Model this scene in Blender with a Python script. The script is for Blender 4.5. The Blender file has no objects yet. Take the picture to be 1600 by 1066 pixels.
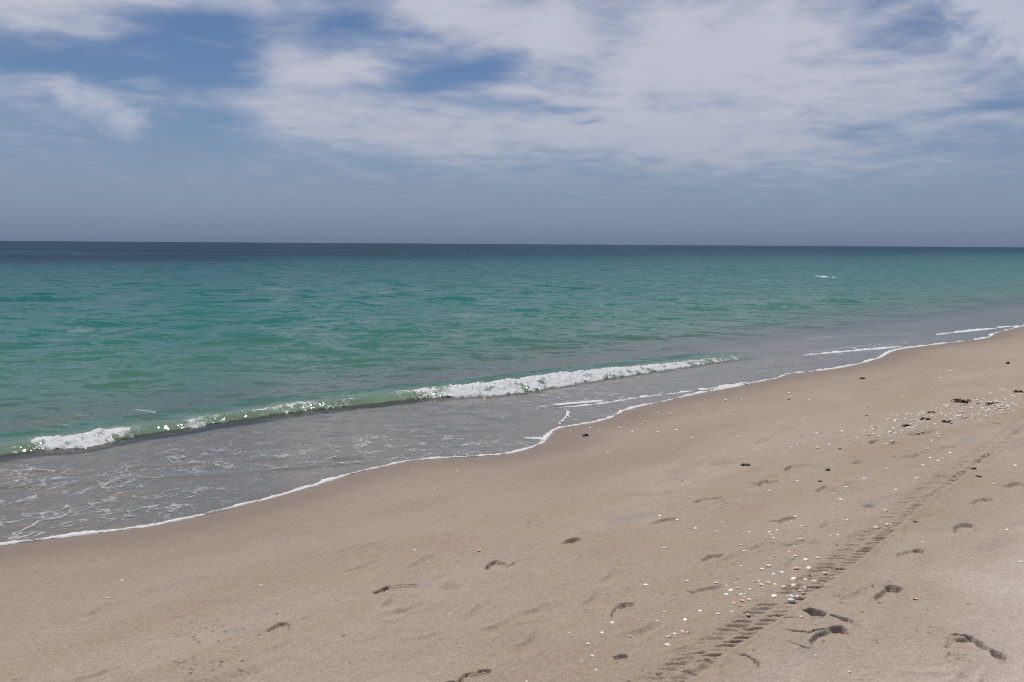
import bpy, math, random
import numpy as np
from mathutils import Matrix, Vector

scene = bpy.context.scene
COL = scene.collection

# ------------------------------------------------------------------ camera
cam_data = bpy.data.cameras.new('camera')
cam_data.sensor_width = 36.0
cam_data.lens = 36.0*1386.0/1600.0
cam_data.clip_start = 0.05
cam_data.clip_end = 120000.0
cam = bpy.data.objects.new('camera', cam_data)
COL.objects.link(cam)
EYE = 2.25
cam.matrix_world = Matrix.Translation((0, 0, EYE)) @ Matrix.Rotation(math.pi/2-math.radians(6.238), 4, 'X') @ Matrix.Rotation(math.radians(0.36), 4, 'Z')
scene.camera = cam

# ------------------------------------------------------------------ node helpers
class NT:
    def __init__(self, tree):
        self.t = tree; self.n = tree.nodes; self.l = tree.links
    def new(self, kind, **kw):
        nd = self.n.new(kind)
        for k, v in kw.items(): setattr(nd, k, v)
        return nd
    def put(self, sock, v):
        if hasattr(v, 'is_output') or hasattr(v, 'links'): self.l.new(v, sock)
        else: sock.default_value = v
    def math(self, op, a, b=0.0, c=0.0, clamp=False):
        nd = self.new('ShaderNodeMath', operation=op); nd.use_clamp = clamp
        self.put(nd.inputs[0], a); self.put(nd.inputs[1], b)
        if op in ('MULTIPLY_ADD', 'SMOOTH_MIN', 'SMOOTH_MAX'): self.put(nd.inputs[2], c)
        return nd.outputs[0]
    def smooth(self, v, a, b, lo=0.0, hi=1.0):
        nd = self.new('ShaderNodeMapRange', interpolation_type='SMOOTHSTEP')
        self.put(nd.inputs[0], v); nd.inputs[1].default_value = a; nd.inputs[2].default_value = b
        nd.inputs[3].default_value = lo; nd.inputs[4].default_value = hi
        return nd.outputs[0]
    def lin(self, v, a, b, lo=0.0, hi=1.0):
        nd = self.new('ShaderNodeMapRange')
        self.put(nd.inputs[0], v); nd.inputs[1].default_value = a; nd.inputs[2].default_value = b
        nd.inputs[3].default_value = lo; nd.inputs[4].default_value = hi
        return nd.outputs[0]
    def mix(self, f, a, b, blend='MIX'):
        nd = self.new('ShaderNodeMix', data_type='RGBA', blend_type=blend)
        self.put(nd.inputs[0], f); self.put(nd.inputs[6], a); self.put(nd.inputs[7], b)
        return nd.outputs[2]
    def noise(self, vec, scale, detail=2.0, rough=0.5, dist=0.0, out=0):
        nd = self.new('ShaderNodeTexNoise')
        self.put(nd.inputs['Vector'], vec); nd.inputs['Scale'].default_value = scale
        nd.inputs['Detail'].default_value = detail; nd.inputs['Roughness'].default_value = rough
        nd.inputs['Distortion'].default_value = dist
        return nd.outputs[out]
    def vmath(self, op, a, b=(0, 0, 0), s=1.0):
        nd = self.new('ShaderNodeVectorMath', operation=op)
        self.put(nd.inputs[0], a)
        if op == 'SCALE': self.put(nd.inputs[3], s)
        elif len(nd.inputs) > 1: self.put(nd.inputs[1], b)
        return nd.outputs[1] if op in ('DOT_PRODUCT', 'LENGTH') else nd.outputs[0]
    def xyz(self, x, y, z):
        nd = self.new('ShaderNodeCombineXYZ')
        self.put(nd.inputs[0], x); self.put(nd.inputs[1], y); self.put(nd.inputs[2], z)
        return nd.outputs[0]
    def sep(self, v):
        nd = self.new('ShaderNodeSeparateXYZ'); self.put(nd.inputs[0], v); return nd.outputs
    def attr(self, name):
        nd = self.new('ShaderNodeAttribute'); nd.attribute_name = name; return nd.outputs['Fac']
    def ramp(self, f, stops):
        nd = self.new('ShaderNodeValToRGB'); e = nd.color_ramp.elements
        while len(e) < len(stops): e.new(0.5)
        for el, (p, c) in zip(e, stops):
            el.position = p; el.color = (c[0], c[1], c[2], 1)
        self.put(nd.inputs[0], f); return nd.outputs[0]

def material(name):
    m = bpy.data.materials.new(name); m.use_nodes = True
    m.node_tree.nodes.clear()
    k = NT(m.node_tree); out = k.new('ShaderNodeOutputMaterial')
    return m, k, out

# ------------------------------------------------------------------ sky and sun
SUN_EL, SUN_AZ = math.radians(64), math.radians(-14)     # azimuth from +Y, clockwise positive
world = bpy.data.worlds.new('World'); scene.world = world; world.use_nodes = True
world.node_tree.nodes.clear()
k = NT(world.node_tree)
world.cycles.sampling_method = 'MANUAL'; world.cycles.sample_map_resolution = 256
wout = k.new('ShaderNodeOutputWorld'); bg = k.new('ShaderNodeBackground')
sky = k.new('ShaderNodeTexSky', sky_type='NISHITA')
sky.sun_disc = False; sky.sun_elevation = SUN_EL; sky.sun_rotation = SUN_AZ
sky.altitude = 0; sky.air_density = 1.0; sky.dust_density = 0.0; sky.ozone_density = 5.0
tc = k.new('ShaderNodeTexCoord')
dirv = k.vmath('NORMALIZE', tc.outputs['Generated'])
dx, dy, dz = k.sep(dirv)
az = k.math('MULTIPLY', k.math('ARCTAN2', dx, dy), 57.29578)
el = k.math('MULTIPLY', k.math('ARCSINE', dz), 57.29578)
elp = k.math('MAXIMUM', dz, 0.0)
inv = k.math('DIVIDE', 1.0, k.math('ADD', elp, 0.10))
plane = k.xyz(k.math('MULTIPLY', dx, inv), k.math('MULTIPLY', dy, inv), 0.0)
# wind-drawn warp of the cloud field, in degrees
wn = k.noise(plane, 1.3, 3, 0.6, 0.0, 1)
wx, wy, wz = k.sep(k.vmath('SUBTRACT', wn, (0.5, 0.5, 0.5)))
az2 = k.math('ADD', az, k.math('MULTIPLY', wx, 9.0))
el2 = k.math('ADD', el, k.math('MULTIPLY', wy, 3.4))
fine = k.noise(plane, 5.0, 7, 0.62, 0.3)
strk = k.noise(k.xyz(k.math('MULTIPLY', dx, inv), k.math('MULTIPLY', k.math('MULTIPLY', dy, inv), 0.55), 3.0), 2.0, 5, 0.56, 0.6)
def pa(x): return math.degrees(math.atan((x-800)/1390.0))
def pe(y): return math.degrees(math.atan((380-y)/1392.0))
def blob(x, y, sx, sy, w, a=az2, e=el2):
    u = k.math('MULTIPLY', k.math('SUBTRACT', a, pa(x)), 24.2/sx)
    v = k.math('MULTIPLY', k.math('SUBTRACT', e, pe(y)), 24.2/sy)
    q = k.math('ADD', k.math('MULTIPLY', u, u), k.math('MULTIPLY', v, v))
    return k.math('MULTIPLY', k.math('EXPONENT', k.math('MULTIPLY', q, -1.0)), w)
BLOBS = [(60, 25, 270, 60, .62), (10, 190, 110, 40, .28), (90, 95, 150, 26, .18),
    (440, 100, 75, 45, .40), (540, 118, 120, 22, .42), (470, 175, 170, 40, .26), (300, 160, 110, 16, .16), (262, 114, 34, 9, .30),
    (1000, 80, 360, 110, .40), (700, 40, 130, 34, .28), (800, 215, 330, 40, .36), (520, 225, 140, 40, .18), (1250, 120, 260, 120, .30),
    (1180, 245, 340, 36, .20), (820, 155, 110, 10, .2), (1500, 170, 160, 60, .12),
    (360, 66, 120, 22, -.40), (270, 118, 170, 34, -.36), (700, 128, 110, 26, -.50), (590, 48, 70, 16, -.22), (640, 72, 60, 10, -.25),
    (860, 172, 90, 8, -.22), (930, 197, 40, 8, -.30), (1395, 78, 80, 34, -.34), (1330, 215, 70, 10, -.22), (1500, 238, 110, 16, -.16), (1590, 185, 50, 14, -.2),
    (330, 225, 110, 50, -.16), (60, 142, 130, 16, -.26), (320, 215, 60, 30, -.1), (800, 20, 60, 14, -.16), (1180, 165, 90, 12, -.08)]
cov = 0.37
for b in BLOBS: cov = k.math('ADD', cov, blob(*b))
tex = k.math('ADD', k.math('MULTIPLY', k.math('SUBTRACT', fine, 0.5), 0.6), k.math('MULTIPLY', k.math('SUBTRACT', strk, 0.5), 0.62))
dens = k.smooth(k.math('ADD', cov, tex), 0.20, 0.90)
# small cumulus heads with firm tops
pn = k.noise(k.xyz(az, k.math('MULTIPLY', el, 1.3), 7.0), 0.42, 5, 0.60, 0.35)
def puff(parts, sharp):
    s = 0.0
    for (x, y, sx, sy, w) in parts: s = k.math('MAXIMUM', s, blob(x, y, sx, sy, w, azs, els))
    v = k.math('ADD', s, k.math('MULTIPLY', k.math('SUBTRACT', pn, 0.5), 1.5))
    return k.math('MULTIPLY', k.smooth(v, 0.42, 0.42+sharp), k.smooth(s, 0.08, 0.34))
azs = k.math('ADD', az, k.math('MULTIPLY', wx, 1.6)); els = k.math('ADD', el, k.math('MULTIPLY', wy, 1.0))
pf = k.math('MAXIMUM', puff([(122, 180, 44, 34, .95), (160, 186, 54, 38, 1.0), (204, 206, 54, 34, .95)], 0.7),
            puff([(1550, 50, 84, 56, 1.2), (1590, 90, 90, 50, 1.1), (1500, 100, 50, 24, .6), (1680, 60, 90, 80, .9)], 0.5))
skyc = k.vmath('SCALE', sky.outputs[0], s=0.055)
# thin veil colour and brighter cumulus colour (sunlit water droplets seen through sea haze)
blue = k.mix(1.0, skyc, (0.80, 0.86, 1.0, 1), 'MULTIPLY')
veil = k.mix(k.math('MULTIPLY', dens, 0.9), blue, k.mix(k.math('MULTIPLY', dens, dens), (0.44, 0.47, 0.585, 1), (0.565, 0.57, 0.645, 1)))
veil = k.mix(k.math('MULTIPLY', pf, 0.62), veil, (0.62, 0.63, 0.72, 1))
# sea haze low over the horizon, the same all the way round
hz = k.math('EXPONENT', k.math('MULTIPLY', k.math('POWER', k.math('MULTIPLY', k.math('MAXIMUM', el, 0.0), 0.175), 1.5), -1.0))
hzc = k.mix(k.math('EXPONENT', k.math('MULTIPLY', k.math('MAXIMUM', el, 0.0), -0.38)), (0.243, 0.308, 0.438, 1), (0.158, 0.205, 0.304, 1))
full = k.mix(hz, veil, hzc)
k.put(bg.inputs['Color'], full); bg.inputs['Strength'].default_value = 1.0
k.l.new(bg.outputs[0], wout.inputs['Surface'])

sun_data = bpy.data.lights.new('sun', 'SUN'); sun_data.energy = 3.5; sun_data.angle = math.radians(0.6)
sun_data.color = (1.0, 0.955, 0.88)
sun = bpy.data.objects.new('sun', sun_data); COL.objects.link(sun)
sd = Vector((math.sin(SUN_AZ)*math.cos(SUN_EL), math.cos(SUN_AZ)*math.cos(SUN_EL), math.sin(SUN_EL)))
sun.rotation_euler = sd.to_track_quat('Z', 'Y').to_euler()

vs = scene.view_settings
vs.view_transform = 'Standard'; vs.look = 'None'; vs.exposure = 0.0; vs.gamma = 1.0; vs.use_curve_mapping = False
scene.cycles.use_denoising = False
scene.cycles.max_bounces = 6; scene.cycles.transparent_max_bounces = 12
scene.cycles.caustics_reflective = False; scene.cycles.caustics_refractive = False
scene.cycles.sample_clamp_indirect = 4.0
scene.cycles.filter_width = 1.05

# ------------------------------------------------------------------ traced ground plan (metres, camera foot at the origin)
# beach profile: height against distance s from the mean waterline (landward positive)
PS = np.array([-30000,-3000,-400,-200,-100,-40,-16,-6.5,-4.4,-3.4,-2,0,3,5,7,10,20,60,400,30000.0])
PZ = np.array([-14,-13,-9,-7,-4.5,-2.2,-1.1,-.45,-.20,-.06,-.018,.07,.36,.52,.62,.70,.88,1.5,3.0,4.0])
_ts = np.arange(-60,60,.05)
_tz = np.convolve(np.interp(np.arange(-62,62,.05),PS,PZ),np.hanning(41)/np.hanning(41).sum(),'same')[40:40+len(_ts)]
def sdist(x,y):
    return (x-y)*0.70710678+7.0
def zbase(x,y):
    s = sdist(x,y)
    return np.where(np.abs(s)<58,np.interp(s,_ts,_tz),np.interp(s,PS,PZ))

EDGE = [(-63.6,-53.4),(-23.6,-13.6),(-8.1,1.9),(-3.654,6.148),(-3.464,6.221),(-3.27,6.295),(-3.064,6.356),(-2.861,6.433),(-2.701,6.511),(-2.555,6.637),(-2.369,6.818),(-2.226,7.008),(-2.031,7.246),(-1.914,7.42),(-1.753,7.685),(-1.631,7.924),(-1.471,8.178),(-1.293,8.4),(-1.013,8.661),(-0.7,8.735),(-0.378,8.73),(-0.057,8.765),(0.106,8.906),(0.263,9.165),(0.359,9.376),(0.381,9.595),(0.46,9.961),(0.535,10.281),(0.775,10.474),(1.023,10.674),(1.222,10.921),(1.375,11.263),(1.483,11.534),(1.742,11.87),(2.21,12.363),(2.808,13.014),(3.422,13.577),(3.796,13.976),(4.183,14.33),(4.394,14.514),(4.591,14.849),(4.784,15.121),(5.253,15.336),(5.792,15.683),(6.531,16.404),(7.083,17.084),(7.344,17.443),(7.903,18.375),(8.448,19.041),(9.461,19.78),(10.677,20.585),(11.511,21.279),(12.39,22.587),(14.08,24.493),(14.366,24.807),(17.366,28.107),(24.366,35.207),(114.366,124.807),(2000.0,2010.0)]
RIBBONS = [([(0.593,11.803),(0.702,11.902),(0.88,11.956),(1.157,12.112),(1.444,12.298),(1.855,12.654),(2.427,13.006),(3.159,13.505),(3.528,13.799),(3.849,14.171)],0.085,0.01),([(5.853,17.97),(6.44,18.27),(7.006,18.578),(7.727,18.961),(8.141,19.162),(8.648,19.494)],0.12,0.012),([(10.696,22.29),(11.414,22.827),(12.225,23.307),(13.226,24.093),(14.334,24.936)],0.13,0.01),([(0.135,9.689),(0.234,9.628),(0.324,9.583),(0.364,9.506)],0.05,0.012),([(0.732,11.668),(0.697,11.223),(0.606,10.769),(0.544,10.461)],0.05,0.01),([(1.332,11.688),(1.438,11.646),(1.394,11.42)],0.04,0.006)]
RIDGES = [[(-4.65,7.876),(-4.466,7.923),(-4.213,7.886),(-3.798,8.049),(-3.482,8.147),(-2.893,8.184),(-2.439,8.288),(-2.14,8.439),(-1.805,8.533),(-1.388,8.606)],[(-4.645,8.525),(-4.175,8.462),(-3.796,8.596),(-3.322,8.685),(-2.822,8.724),(-2.579,8.889),(-2.052,8.876),(-1.622,8.847),(-1.228,8.924),(-0.985,8.985)],[(0.608,13.775),(1.662,14.207),(3.028,14.818),(4.309,15.554),(5.101,15.913)],[(4.436,17.419),(5.2,17.966),(5.933,18.216)]]
STROKES = [([(0.647,12.176),(0.768,12.254),(0.978,12.311),(1.234,12.446)],0.1,1.0),([(-2.359,8.438),(-2.25,8.502),(-2.169,8.553)],0.03,0.66),([(-1.778,8.65),(-1.622,8.666),(-1.467,8.695)],0.025,0.6),([(-5.657,11.366),(-5.53,11.414)],0.05,0.6),([(-5.01,11.091),(-4.913,11.261),(-4.719,11.353)],0.06,0.62),([(-5.5,10.754),(-5.359,10.837)],0.04,0.8),([(-5.07,11.79),(-4.896,11.704),(-4.691,11.574)],0.04,0.6),([(-4.337,11.769),(-3.979,11.781)],0.03,0.6),([(-5.124,10.844),(-5.006,10.848)],0.03,0.6),([(22.611,65.521),(23.459,66.319),(23.281,64.369)],0.09,0.95),([(-4.718,8.564),(-4.581,8.518),(-4.463,8.472)],0.03,0.55),([(7.023,21.275),(8.005,22.079),(9.453,22.481),(10.691,23.048)],0.06,0.45),([(10.493,25.428),(11.826,25.934),(13.126,26.674)],0.06,0.4)]
LACE = [((-3.729,6.802),0.85,1.0),((-3.292,7.064),0.7,0.8),((-4.165,7.316),0.8,0.7),((-2.893,7.251),0.6,0.5),((-3.823,7.616),0.7,0.55),((-4.648,8.301),0.6,0.55),((-3.555,8.474),0.8,0.35),((-3.065,9.071),0.8,0.45),((-2.496,8.946),0.7,0.45),((-1.653,9.402),1.0,0.4),((-0.675,9.279),0.9,0.45),((0.007,9.298),0.6,0.45),((-1.175,10.062),0.9,0.25),((1.241,13.021),1.0,0.5),((0.719,12.202),0.7,0.5),((2.033,13.223),1.0,0.3),((8.236,19.558),1.6,0.6),((7.183,19.017),1.4,0.4),((1.164,11.29),0.6,0.25)]
BREAK = [(-6.221,7.948),(-5.788,8.538),(-5.555,8.879),(-5.389,9.16),(-5.217,9.338),(-5.022,9.494),(-4.721,9.594),(-4.556,9.854),(-4.36,10.163),(-4.124,10.419),(-3.901,10.65),(-3.747,10.888),(-3.286,11.229),(-2.902,11.679),(-2.38,12.072),(-1.807,12.39),(-1.17,12.86),(-0.756,13.014),(-0.188,13.233),(0.407,13.764),(1.053,14.373),(1.636,14.922),(2.264,15.514),(3.078,16.245),(3.971,17.047),(4.914,17.776),(6.112,18.688)]
LIP = [0.3,0.3,0.3,0.3,0.3,0.34,0.36,0.34,0.25,0.2,0.2,0.16,0.14,0.18,0.16,0.16,0.3,0.4,0.42,0.4,0.34,0.26,0.18,0.14,0.12,0.1,0.1]
BH = [0.08,0.08,0.08,0.09,0.11,0.13,0.14,0.14,0.13,0.13,0.13,0.13,0.14,0.14,0.14,0.15,0.17,0.19,0.21,0.21,0.2,0.18,0.15,0.12,0.09,0.06,0.03]
BB = [0,0,0,0,0.15,0.85,1,0.8,0.3,0.05,0.55,0.35,0.2,0.45,0.3,0.06,0.5,1,1,1,0.9,0.85,0.8,0.75,0.6,0.2,0.0]
TRACK = [(-2.336,0.374),(0.505,3.19),(0.696,3.359),(0.849,3.531),(0.993,3.702),(1.172,3.888),(1.407,4.156),(1.74,4.537),(1.961,4.807),(2.253,5.172),(2.391,5.349),(2.869,5.977),(3.215,6.368),(4.31,7.683),(5.098,8.627),(12.781,18.306)]
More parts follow.
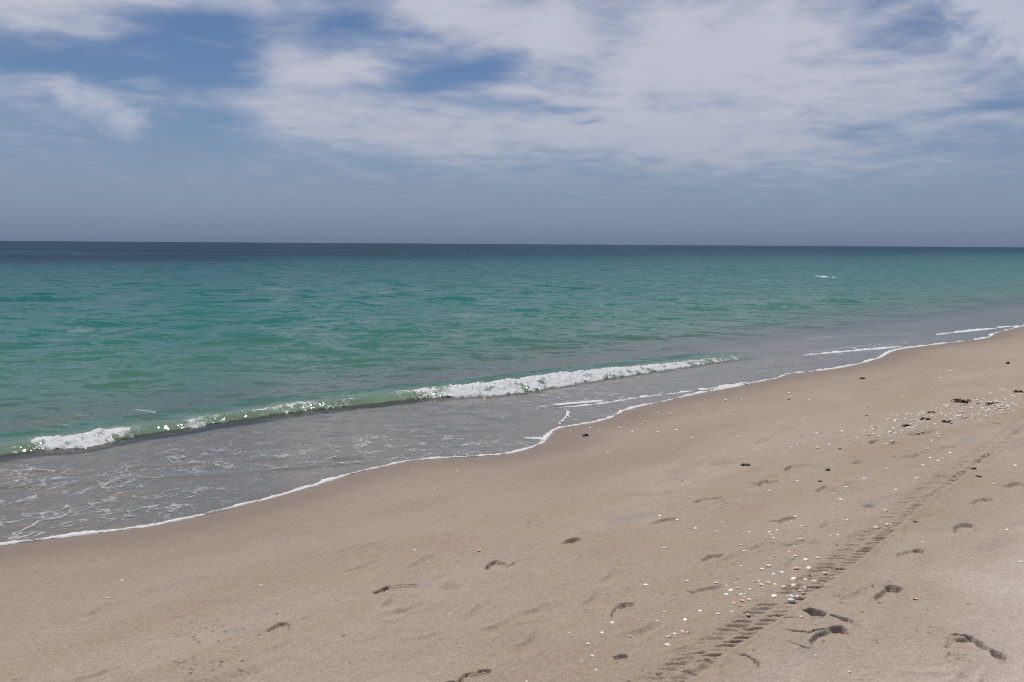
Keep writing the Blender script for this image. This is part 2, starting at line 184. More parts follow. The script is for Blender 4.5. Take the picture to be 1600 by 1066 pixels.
PRINTS = [('bare footprint with toe dents and narrow heel, nearest the right corner', [('G', [(1.938, 3.726), (1.963, 3.725), (1.985, 3.709), (2.006, 3.694), (2.01, 3.66), (2.008, 3.614), (2.016, 3.574)], 0.016, 0.034), ('P', [(2.018, 3.587), (2.028, 3.561), (2.042, 3.522), (2.046, 3.491), (2.027, 3.468), (2.0, 3.47), (1.993, 3.501)], 0.024, 0.01), ('D', (1.942, 3.678), 0.012, 0.022), ('D', (1.963, 3.677), 0.013, 0.025), ('D', (1.988, 3.682), 0.012, 0.02), ('C', [(1.79, 3.545), (1.89, 3.564), (1.941, 3.498), (1.896, 3.446), (1.806, 3.422), (1.749, 3.437)], 0.012), ('C', [(1.877, 3.745), (1.947, 3.733), (1.93, 3.659), (1.886, 3.655)], 0.008), ('P', [(1.9, 3.695), (2.011, 3.694), (2.02, 3.555), (1.976, 3.483), (1.848, 3.479), (1.84, 3.592)], 0.006, 0.03)]), ('shallow footprint with a dark scooped toe hollow beside the tyre track', [('P', [(1.396, 4.064), (1.436, 4.085), (1.464, 4.041), (1.491, 4.006), (1.469, 3.969), (1.449, 3.955), (1.411, 3.974)], 0.026, 0.008), ('P', [(1.488, 3.999), (1.521, 3.98), (1.561, 3.937), (1.578, 3.898), (1.559, 3.877), (1.525, 3.895), (1.513, 3.942)], 0.015, 0.008)]), ('footprint with a raised torn rim and sand cracks running from it', [('P', [(1.315, 3.723), (1.342, 3.77), (1.387, 3.802), (1.442, 3.834), (1.486, 3.853), (1.504, 3.8), (1.485, 3.773), (1.453, 3.747), (1.403, 3.703), (1.345, 3.646), (1.313, 3.642)], 0.012, 0.01), ('G', [(1.445, 3.834), (1.471, 3.843), (1.489, 3.83), (1.501, 3.8)], 0.016, 0.036), ('G', [(1.396, 3.802), (1.346, 3.763), (1.316, 3.716), (1.311, 3.662), (1.335, 3.634)], 0.009, 0.02), ('D', (1.4, 3.717), 0.013, 0.016), ('G', [(1.466, 3.767), (1.499, 3.765)], 0.009, 0.018), ('G', [(1.243, 3.844), (1.269, 3.827), (1.293, 3.81), (1.317, 3.815), (1.331, 3.803), (1.364, 3.819), (1.414, 3.829), (1.445, 3.834)], 0.0055, 0.018), ('G', [(1.22, 3.724), (1.238, 3.681), (1.262, 3.646), (1.29, 3.631)], 0.0045, 0.013), ('G', [(1.27, 3.979), (1.313, 3.983), (1.347, 3.98)], 0.005, 0.012)]), ('footprint with a deep dark toe pit and crumbled heel right of the track', [('P', [(1.788, 4.189), (1.831, 4.248), (1.894, 4.315), (1.932, 4.358), (1.959, 4.346), (1.971, 4.308), (1.93, 4.221), (1.88, 4.164), (1.828, 4.151), (1.782, 4.138)], 0.01, 0.012), ('G', [(1.903, 4.314), (1.925, 4.335), (1.947, 4.319), (1.961, 4.3)], 0.022, 0.04), ('G', [(1.787, 4.181), (1.827, 4.23), (1.859, 4.254)], 0.012, 0.018), ('G', [(1.785, 4.159), (1.813, 4.152), (1.86, 4.174)], 0.008, 0.014)]), ('thin outlined footprint above the deep toe pit', [('P', [(2.17, 4.829), (2.219, 4.882), (2.298, 4.921), (2.347, 4.94), (2.362, 4.902), (2.324, 4.858), (2.236, 4.775), (2.183, 4.735), (2.168, 4.783)], 0.007, 0.012), ('G', [(2.298, 4.921), (2.342, 4.929), (2.359, 4.902)], 0.013, 0.028), ('G', [(2.174, 4.828), (2.172, 4.782), (2.183, 4.735), (2.224, 4.765)], 0.007, 0.016), ('G', [(2.179, 4.84), (2.219, 4.882)], 0.007, 0.014)]), ('small square footprint with dark bar at its top', [('P', [(2.752, 5.357), (2.849, 5.448), (2.887, 5.428), (2.889, 5.369), (2.84, 5.275), (2.772, 5.242), (2.7, 5.236)], 0.01, 0.012), ('G', [(2.849, 5.44), (2.869, 5.416), (2.888, 5.384)], 0.022, 0.034), ('G', [(2.713, 5.263), (2.762, 5.299), (2.798, 5.323)], 0.009, 0.018), ('G', [(2.703, 5.236), (2.764, 5.256), (2.81, 5.293)], 0.008, 0.015), ('D', (2.833, 5.276), 0.014, 0.02)]), ('faint footprint with curved heel line right of the tyre track', [('P', [(3.124, 5.881), (3.212, 5.975), (3.301, 6.017), (3.332, 5.976), (3.25, 5.88), (3.155, 5.807), (3.123, 5.812)], 0.008, 0.015), ('G', [(3.258, 5.987), (3.304, 5.998), (3.322, 5.959)], 0.013, 0.026), ('G', [(3.137, 5.897), (3.14, 5.861), (3.131, 5.81)], 0.009, 0.02)]), ('footprint cut by the right edge of the picture', [('P', [(3.608, 6.34), (3.708, 6.428), (3.789, 6.436), (3.779, 6.354), (3.666, 6.27)], 0.012, 0.015), ('G', [(3.612, 6.339), (3.642, 6.293), (3.687, 6.307)], 0.012, 0.018)]), ('footprint with a thick curved dark toe line on the open sand', [('G', [(-0.732, 4.598), (-0.71, 4.636), (-0.688, 4.675), (-0.664, 4.704)], 0.013, 0.032), ('G', [(-0.664, 4.704), (-0.633, 4.71), (-0.591, 4.708), (-0.537, 4.705), (-0.499, 4.705)], 0.008, 0.011), ('P', [(-0.727, 4.587), (-0.677, 4.695), (-0.502, 4.7), (-0.51, 4.616), (-0.606, 4.558)], 0.006, 0.02)]), ('soft round heel dent right of the thick curved toe line', [('S', [(-0.374, 4.648), (-0.326, 4.705), (-0.277, 4.644), (-0.284, 4.541), (-0.341, 4.57)], 0.018, 0.05), ('D', (-0.367, 4.647), 0.012, 0.015)]), ('footprint with arched toe line below two lone shells', [('G', [(-0.145, 4.892), (-0.129, 4.961), (-0.097, 5.036), (-0.063, 5.043)], 0.011, 0.024), ('G', [(-0.021, 4.919), (0.016, 4.986), (0.053, 5.042)], 0.008, 0.016), ('P', [(-0.145, 4.892), (-0.097, 5.042), (-0.029, 5.006), (-0.01, 4.93), (-0.064, 4.867)], 0.008, 0.012), ('G', [(0.008, 5.024), (0.083, 5.05), (0.167, 5.086)], 0.006, 0.007)]), ('small dark footprint with a smudge behind it on the open sand', [('P', [(0.326, 5.342), (0.363, 5.422), (0.406, 5.458), (0.446, 5.407), (0.385, 5.332)], 0.016, 0.012), ('G', [(0.326, 5.342), (0.362, 5.407), (0.405, 5.443), (0.44, 5.422)], 0.012, 0.024), ('S', [(0.443, 5.572), (0.501, 5.624), (0.528, 5.556), (0.479, 5.505)], 0.012, 0.05)]), ('single footprint on the empty sand lower left', [('P', [(-1.188, 4.12), (-1.174, 4.193), (-1.149, 4.242), (-1.086, 4.207), (-1.075, 4.138), (-1.105, 4.108), (-1.162, 4.092)], 0.008, 0.012), ('G', [(-1.188, 4.12), (-1.169, 4.176), (-1.147, 4.232), (-1.101, 4.217)], 0.009, 0.018), ('G', [(-1.117, 4.11), (-1.091, 4.115), (-1.075, 4.138)], 0.006, 0.01), ('G', [(-1.049, 4.263), (-0.998, 4.282)], 0.006, 0.007), ('D', (-1.206, 4.073), 0.008, 0.01)]), ('footprint cut by the bottom edge of the picture', [('G', [(-0.215, 3.433), (-0.203, 3.491), (-0.184, 3.533), (-0.157, 3.542)], 0.008, 0.016), ('P', [(-0.21, 3.444), (-0.184, 3.533), (-0.139, 3.54), (-0.072, 3.558), (-0.076, 3.515), (-0.121, 3.423)], 0.007, 0.012), ('G', [(-0.139, 3.54), (-0.112, 3.56), (-0.077, 3.552)], 0.011, 0.016), ('G', [(-0.146, 3.529), (-0.125, 3.532), (-0.103, 3.524)], 0.007, 0.012), ('G', [(-0.27, 3.438), (-0.254, 3.467), (-0.233, 3.47), (-0.218, 3.445)], 0.014, 0.026)]), ('footprint shaped like a pointed leaf left of the shell cluster', [('P', [(0.483, 4.076), (0.511, 4.185), (0.538, 4.253), (0.585, 4.274), (0.62, 4.251), (0.599, 4.191), (0.543, 4.069)], 0.008, 0.012), ('G', [(0.533, 4.217), (0.565, 4.244), (0.613, 4.243)], 0.013, 0.024), ('G', [(0.486, 4.076), (0.51, 4.176), (0.536, 4.235)], 0.008, 0.014)]), ('small triangular dent near the bottom edge', [('P', [(0.438, 3.627), (0.468, 3.644), (0.509, 3.64), (0.489, 3.576), (0.46, 3.554)], 0.008, 0.012), ('G', [(0.459, 3.638), (0.505, 3.634)], 0.008, 0.013)]), ('shallow footprint beside the left side of the shell cluster', [('P', [(0.907, 4.381), (0.968, 4.422), (1.041, 4.452), (1.112, 4.473), (1.09, 4.406), (1.026, 4.356), (0.936, 4.349)], 0.008, 0.02), ('G', [(0.909, 4.391), (0.941, 4.387)], 0.009, 0.018), ('S', [(1.048, 4.441), (1.081, 4.467), (1.105, 4.443), (1.066, 4.389)], 0.014, 0.03)]), ('shallow footprint between the scattered shells', [('P', [(1.09, 4.886), (1.143, 4.977), (1.254, 5.009), (1.21, 4.916), (1.133, 4.832)], 0.009, 0.015), ('G', [(1.09, 4.886), (1.119, 4.918)], 0.01, 0.016)]), ('footprint with a shell lying on its rim', [('P', [(0.931, 5.703), (0.988, 5.792), (1.07, 5.844), (1.132, 5.832), (1.084, 5.756), (1.0, 5.69)], 0.01, 0.015), ('G', [(1.067, 5.827), (1.124, 5.833)], 0.009, 0.013), ('D', (0.935, 5.702), 0.012, 0.014), ('G', [(1.102, 6.051), (1.144, 6.061)], 0.01, 0.015)]), ('oval footprint with a dark broken line on its left', [('P', [(1.764, 5.693), (1.816, 5.75), (1.89, 5.77), (1.887, 5.72), (1.82, 5.616), (1.765, 5.61)], 0.01, 0.015), ('G', [(1.688, 5.691), (1.732, 5.699), (1.771, 5.658)], 0.009, 0.019)]), ('footprint made of two short dark strokes', [('P', [(1.327, 6.233), (1.387, 6.341), (1.494, 6.379), (1.57, 6.384), (1.507, 6.295), (1.398, 6.218)], 0.006, 0.015), ('G', [(1.331, 6.252), (1.374, 6.323), (1.414, 6.335)], 0.011, 0.022), ('G', [(1.481, 6.362), (1.525, 6.373), (1.566, 6.385)], 0.011, 0.018)]), ('footprint with a crooked dark crack at its toe', [('P', [(1.913, 6.701), (1.973, 6.828), (2.04, 6.885), (2.083, 6.827), (2.004, 6.657), (1.927, 6.629)], 0.012, 0.015), ('G', [(1.867, 6.806), (1.898, 6.775), (1.896, 6.659), (1.967, 6.806), (2.019, 6.866)], 0.01, 0.025), ('D', (2.082, 6.803), 0.016, 0.02)]), ('soft dark dent in the middle of the beach', [('S', [(1.758, 7.616), (1.854, 7.741), (1.949, 7.712), (1.973, 7.581), (1.832, 7.503)], 0.022, 0.07)]), ('long soft drag mark in the sand', [('S', [(0.785, 6.566), (0.984, 6.604), (1.136, 6.634), (1.265, 6.671), (1.308, 6.615), (1.261, 6.516), (1.065, 6.497)], 0.016, 0.08)]), ('footprint with a dark toe crescent and long tail', [('P', [(2.275, 7.187), (2.344, 7.306), (2.536, 7.368), (2.474, 7.245), (2.326, 7.147)], 0.006, 0.02), ('G', [(2.275, 7.187), (2.335, 7.294), (2.382, 7.324)], 0.015, 0.028), ('G', [(2.382, 7.324), (2.45, 7.334), (2.546, 7.365)], 0.01, 0.01)]), ('footprint with a blunt dark toe pit below the far shell patch', [('G', [(3.394, 8.22), (3.461, 8.31), (3.518, 8.329)], 0.022, 0.04), ('G', [(3.518, 8.329), (3.615, 8.3)], 0.012, 0.012), ('P', [(3.496, 8.118), (3.644, 8.254), (3.652, 8.107), (3.548, 7.964)], 0.012, 0.02), ('D', (3.565, 8.098), 0.02, 0.02)]), ('broad shaded footprint under the far shell patch', [('S', [(3.9, 8.599), (4.064, 8.71), (4.27, 8.769), (4.108, 8.533), (3.983, 8.493), (3.896, 8.52)], 0.03, 0.05)]), ('footprint with a dark left half below the far shell patch', [('S', [(3.373, 7.499), (3.496, 7.588), (3.586, 7.626), (3.471, 7.472), (3.391, 7.464)], 0.026, 0.04)]), ('short dark scrape left of the tyre track', [('G', [(3.853, 7.809), (3.932, 7.854), (3.997, 7.869), (4.047, 7.888)], 0.016, 0.024)]), ('faint square dent left of the tyre track', [('P', [(2.882, 7.364), (2.941, 7.406), (2.985, 7.366), (2.93, 7.239), (2.876, 7.28)], 0.012, 0.02)]), ('faint rounded dent among scattered shells', [('P', [(2.251, 6.403), (2.356, 6.555), (2.406, 6.588), (2.359, 6.401), (2.27, 6.378)], 0.011, 0.015), ('G', [(2.247, 6.404), (2.289, 6.417)], 0.01, 0.015)]), ('shallow drag footprint with a peach shell at its end', [('S', [(1.605, 5.136), (1.675, 5.151), (1.751, 5.208), (1.798, 5.2), (1.748, 5.139), (1.659, 5.1)], 0.014, 0.03)]), ('small dark scrape left of the track edge', [('S', [(2.407, 5.935), (2.476, 5.977), (2.518, 5.95), (2.45, 5.89)], 0.02, 0.03)]), ('pale soft footprint near the waterline', [('S', [(2.394, 8.551), (2.513, 8.752), (2.6, 8.718), (2.585, 8.561), (2.469, 8.484)], 0.016, 0.05)]), ('churned dark scrape at the far end of the track', [('G', [(4.916, 8.993), (4.977, 8.972), (4.979, 8.882)], 0.03, 0.035), ('G', [(4.986, 9.25), (5.115, 9.302), (5.172, 9.184)], 0.03, 0.024)]), ('dark scraped hollow among the far shells', [('S', [(4.806, 9.362), (4.94, 9.464), (5.049, 9.475), (4.854, 9.296)], 0.03, 0.04)]), ('wide smeared footprint at the lower left edge', [('S', [(-1.38, 3.596), (-1.276, 3.61), (-1.195, 3.659), (-1.123, 3.697), (-1.09, 3.66), (-1.104, 3.566), (-1.226, 3.542), (-1.338, 3.554)], 0.018, 0.06), ('C', [(-1.218, 3.642), (-1.128, 3.684), (-1.098, 3.609), (-1.15, 3.558)], 0.004)]), ('hooked crumbled groove beside the track near the bottom edge', [('G', [(0.966, 3.604), (0.984, 3.59), (1.0, 3.569), (1.018, 3.536), (1.022, 3.492), (1.022, 3.462)], 0.011, 0.02), ('C', [(0.964, 3.617), (1.012, 3.594), (1.039, 3.516), (1.021, 3.45), (1.004, 3.464), (0.987, 3.551)], 0.01)]), ('faint tapered dent by the footprint strokes', [('S', [(1.777, 5.148), (1.836, 5.207), (1.87, 5.161), (1.798, 5.118)], 0.012, 0.03)])]
